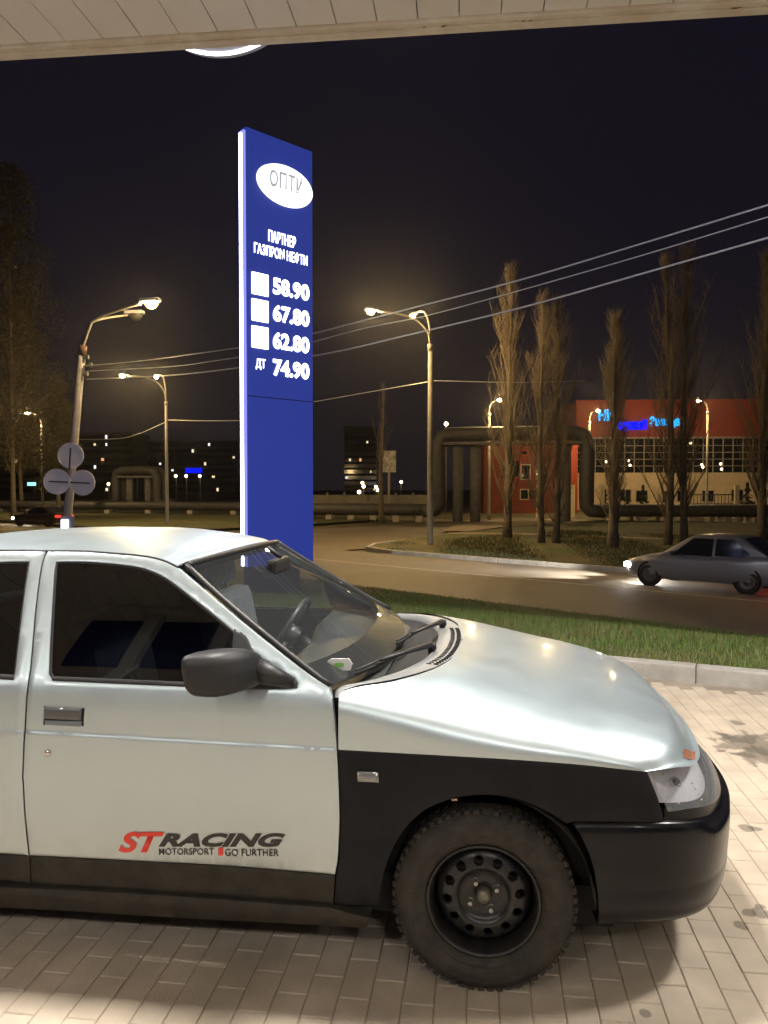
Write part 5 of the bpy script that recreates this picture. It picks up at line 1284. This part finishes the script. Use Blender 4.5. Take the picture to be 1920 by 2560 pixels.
DL = ['right of the round signs, left of a close pair', 'right of the round signs, right of a close pair', 'just left of the left double lamp post', 'high above the dim left pipe crossing', 'above the fence right of the stele, upper of a pair',
      'above the fence right of the stele, lower of a pair', 'left of the notice board, upper of two', 'left of the notice board, lower of two', 'right of the notice board', 'lowest beside the fence right of the stele', 'seen between the pipe gate columns',
      'under the blue sign, leftmost of three', 'under the blue sign, middle of three', 'under the blue sign, rightmost of three', 'above the left end of the pipe gate', 'before the orange wing beside the twin poplar']
for k, (px, py, Y) in enumerate(((272, 1210, 130), (282, 1210, 132), (400, 1216, 120), (343, 1178, 140), (906, 1207, 120), (909, 1216, 110), (940, 1217, 118), (945, 1225, 110), (1003, 1205, 130), (898, 1230, 100), (1143, 1165, 110), (440, 1190, 130), (466, 1190, 130), (500, 1190, 128), (1115, 1060, 90), (1347, 1185, 79))):
    c = at(px, py, Y); t = thing('distant_lamp', 'tiny distant street light ' + DL[k], 'street lamp', (c.x, Y, RD), 0, 'tiny distant lamps'); h = c.z - RD
    b = MB(); b.tube([(0, .1, -.2), (0, .1, h + .1)], .07, 6); b.build('post', M_pole, t); b = MB(); b.lathe([(.0001, -.16), (.2, -.12), (.24, .0), (.0001, .12)], 10, Matrix.Translation((0, -.15, h))); b.build('lamp', emit('distant_light', (1, .78, .42), 9), t)
fn = thing('concrete_fence', 'dim concrete panel fence behind the side road right of the stele', 'fence', Vector((at(690, 1280, 78).x, 78, RD)))
Lf = at(1075, 1280, 78).x - at(690, 1280, 78).x; n = 9
for k in range(n):
    b = MB(); b.bbox((k * Lf / n + .06, 0, 0), ((k + 1) * Lf / n - .06, .12, 2.0), .02); b.build('panel', M_fence, fn)
    b = MB(); b.bbox((k * Lf / n - .1, -.1, 0), (k * Lf / n + .1, .2, 2.25), .02); b.build('post', M_fence, fn)
bbd = at(972, 1150, 75); t = thing('billboard', 'dim white notice board on posts right of the stele', 'billboard', (bbd.x, 75, RD)); h = bbd.z - RD
b = MB(); b.bbox((-.7, 0, h - 1.2), (.7, .12, h + .9), .02); b.build('board', mat('faded_board', (.45, .43, .40), .8, var=(2.2, (.10, .10, .10))), t); b = MB(); b.tube([(0, .15, -.2), (0, .15, h)], .12, 8); b.build('post', M_pole, t)

# ------------------------------------------------------------------ cars on the road
def road_car(name, label, loc, yaw, paint, prof_roof, lights, L=4.3, wid=1.72):
    """x forwards, y to the car's left; lofted body with glasshouse, wheels, lamps"""
    t = thing(name, label, 'car', loc, yaw)
    hx = L / 2
    zlo = lambda x: np.interp(x, [-hx, -hx + .15, -hx + .4, hx - .5, hx - .2, hx], [.36, .27, .22, .21, .23, .33])
    zbelt = hermite([-hx, -hx + .25, -1.0, 0, 1.0, hx - .35, hx], prof_roof['belt'])
    wf = hermite([-hx, -hx + .12, -hx + .5, 0, hx - .6, hx - .18, hx], [.70, .83, .97, 1, .97, .84, .62])
    secs = []
    for x in np.linspace(-hx, hx, 60):
        w_ = wid / 2 * float(wf(x)); zb = float(zbelt(x)); zl = float(zlo(x)); row = [(w_ * .90, zl), (w_ * .975, zl + .10), (w_, zl + (zb - zl) * .45), (w_ * .992, zl + (zb - zl) * .75), (w_ * .955, zb - .025), (w_ * .88, zb), (w_ * .45, zb + .018), (0, zb + .025)]
        secs.append([(x, y, z) for y, z in row] + [(x, -y, z) for y, z in row[::-1][1:]])
    b = MB(); b.grid(secs); n = len(secs[0]); b.f += [tuple(range(n)), tuple(range(len(secs) * n - n, len(secs) * n))[::-1]]; b.sm += [False] * 2
    b.build('body', paint, t)
    g = prof_roof['glass']          # base rear x, roof rear x, roof front x, base front x, roof height
    xs = [g[0], g[1], g[1] + .25, (g[1] + g[2]) / 2, g[2] - .2, g[2], g[3]]; zr2 = [float(zbelt(g[0])), g[4] - .05, g[4] - .005, g[4], g[4] - .02, g[4] - .06, float(zbelt(g[3]))]
    wr = [.80, .66, .64, .635, .64, .66, .82]; top = []
    for x, z, w_ in zip(xs, zr2, wr):
        w_ = w_ * wid / 2 / .86; zb = float(zbelt(x)); top.append([(x, wid / 2 * .90, zb - .02), (x, w_ + (wid / 2 * .9 - w_) * .45, zb + (z - zb) * .55), (x, w_, z - .03 * (z > zb + .1)), (x, w_ * .85, z), (x, 0, z + .02), (x, -w_ * .85, z), (x, -w_, z - .03 * (z > zb + .1)), (x, -w_ - (-w_ + wid / 2 * .9) * .45 * 1 if False else -(w_ + (wid / 2 * .9 - w_) * .45), zb + (z - zb) * .55), (x, -wid / 2 * .90, zb - .02)])
    b = MB(); b.grid(top, flip=True); b.build('cabin', paint, t)
    for s in (1, -1):
        for (xa, xb, xc, xd) in ((g[0] + .30, g[1] + .18, (g[1] + g[2]) / 2 - .04, (g[0] + g[3]) / 2 - .10), ((g[0] + g[3]) / 2 - .03, (g[1] + g[2]) / 2 + .03, g[2] - .10, g[3] - .34)):
            zb = float(zbelt((xa + xd) / 2)); w0, w1 = wid / 2 * .905, .655 * wid / 2 / .86 + .012; zt_ = g[4] - .10; q = []
            for f in (0, .5, 1):
                z = zb + .015 + (zt_ - zb - .015) * f; yy = (w0 + (w1 - w0) * (z - zb) / (g[4] - zb - .03)) * 1.005 + .004 + .012 * math.sin(math.pi * f); q.append([(xa + (xb - xa) * f, s * yy, z), (xd + (xc - xd) * f, s * yy, z)])
            b = MB(); b.grid(q, flip=s < 0); b.build('side_window', M_winglass, t)
    for (xa, za, xb, zb2, nm) in ((g[3] - .07, float(zbelt(g[3])) + .05, g[2] + .03, g[4] - .075, 'windscreen'), (g[0] + .05, float(zbelt(g[0])) + .05, g[1] - .02, g[4] - .07, 'rear_screen')):
        dx = .03 if nm == 'windscreen' else -.03
        b = MB(); b.grid([[(xa + dx, -wid * .40, za), (xa + dx * 1.6, 0, za + .03), (xa + dx, wid * .40, za)], [(xb + dx, -wid * .33, zb2), (xb + dx * 1.6, 0, zb2 + .02), (xb + dx, wid * .33, zb2)]]); b.build(nm, M_winglass, t)
    ty = MB(); ty.lathe([(.19, .0), (.21, -.01), (.27, 0), (.30, .03), (.305, .10), (.30, .17), (.2, .19)], 28); tm = ty.mesh('tyre'); tm.materials.append(M_rubber)
    rm = MB(); rm.lathe([(.0001, .0), (.05, -.002), (.06, .012), (.10, .006), (.17, .004), (.195, -.006), (.20, .01)], 28); rmm = rm.mesh('wheel'); rmm.materials.append(lights['rim'])
    for x in (-hx + .82, hx - .86):
        for s in (1, -1):
            b = MB(); b.lathe([(.352, 0), (.30, .0), (.30, .02 * -s)], 28, Matrix.Translation((x, s * (wid / 2 + .004), .325))); b.build('wheel_arch', M_dark, t)
            o = link('wheel', rmm, None, t); o.location = (x, s * (wid / 2 + .010), .305); o.rotation_euler = (0, 0, math.pi if s > 0 else 0); link('tyre', tm, None, o)
    for s in (1, -1):
        zb = float(zbelt(hx - .15)); b = MB(); b.bbox((hx - .46, s * wid * .33 - .17, zb - .20), (hx - .05, s * wid * .33 + .205, zb - .055), .05); b.build('headlight', lights['head'], t)
        zb = float(zbelt(-hx + .1)); b = MB(); b.bbox((-hx - .012, s * wid * .36 - .14, zb - .22), (-hx + .34, s * wid * .36 + .165, zb - .05), .04); b.build('tail_light', lights['tail'], t)
        b = MB(); b.bbox((g[3] - .52, s * (wid / 2 + .10) - .09, float(zbelt(g[3])) + .02), (g[3] - .40, s * (wid / 2 + .10) + .09, float(zbelt(g[3])) + .14), .03); b.build('door_mirror', M_plastic, t)
        for xh in ((g[0] + g[3]) / 2 - .55, (g[0] + g[3]) / 2 + .18): b = MB(); b.bbox((xh, s * wid * .49 - .012, .76), (xh + .19, s * wid * .49 + .03, .79), .008); b.build('door_handle', paint, t)
        for xh in ((g[0] + g[3]) / 2 - .06,): b = MB(); b.box((xh - .004, s * wid * .4995 - .012, .30), (xh + .004, s * wid * .4995 + .002, .86)); b.build('door_gap', M_dark, t)
    b = MB(); b.bbox((hx - .10, -.45, .42), (hx + .005, .45, .56), .02); b.build('grille', M_plastic, t)
    b = MB(); b.bbox((-hx - .02, -.26, .52), (-hx + .01, .26, .63), .004); b.build('number_plate', M_white, t)
    return t
E_head = emit('headlight_beam', (1, .95, .86), 60); E_tail = emit('tail_glow', (1, .03, .02), 7); E_tail2 = emit('dim_tail_glow', (1, .03, .02), 1.8)
M_silver2 = mat('grey_paint', (.24, .24, .27), .4, .5, coat=.6); M_dkred = mat('dark_car_paint', (.030, .018, .016), .35, .2, coat=.6)
ryaw = math.atan2(-RT.y, -RT.x)
pr1 = dict(belt=[.80, .93, .90, .88, .87, .74, .60], glass=(-1.75, -1.10, .22, 1.02, 1.46))
mc = road_car('passing_car', 'grey hatchback with lit headlights passing on the road at the right edge', RF(-7.9, 21.4, RD), ryaw, M_silver2, pr1, dict(head=E_head, tail=E_tail, rim=mat('alloy', (.10, .10, .10), .4, .6)), L=4.25)
pr2 = dict(belt=[.80, .92, .90, .88, .86, .76, .62], glass=(-1.55, -.85, .25, 1.0, 1.42))
dc = road_car('distant_car', 'dark saloon with red tail lights driving away at the far left', G(92, 1316, RD) + Vector((0, .9, 0)), ryaw + R(24), M_dkred, pr2, dict(head=emit('far_headlight', (1, .9, .7), 30), tail=E_tail2, rim=M_rim), L=4.2)
# headlight beams as spot lamps on the cars that show lit headlights
for cc, pw_ in ((mc, 4200), (dc, 1500)):
    for s in (1, -1):
        ld = bpy.data.lights.new('beam', 'SPOT'); ld.energy = pw_; ld.spot_size = R(54); ld.spot_blend = .9; ld.color = (1, .93, .82); ld.shadow_soft_size = .06
        lo = bpy.data.objects.new('headlight_beam', ld); COL.objects.link(lo); lo.parent = cc; lo.location = (2.18, s * .55, .64); lo.rotation_euler = (R(90 - 4), 0, R(-90))

# ------------------------------------------------------------------ thin haze added to give the lamps a glow
b = MB(); b.box((-80, -24, RD - 1.5), (90, 260, 42))
hz = b.build('haze', None, kind='stuff')
hm_ = bpy.data.materials.new('lamp_glow_haze'); hm_.use_nodes = True; nt = hm_.node_tree; nt.nodes.clear()
ho = nt.nodes.new('ShaderNodeOutputMaterial'); pv = nt.nodes.new('ShaderNodeVolumePrincipled'); pv.inputs['Color'].default_value = (.9, .92, 1, 1); pv.inputs['Density'].default_value = .00022; pv.inputs['Anisotropy'].default_value = .88
nt.links.new(pv.outputs[0], ho.inputs['Volume']); hz.data.materials.append(hm_)
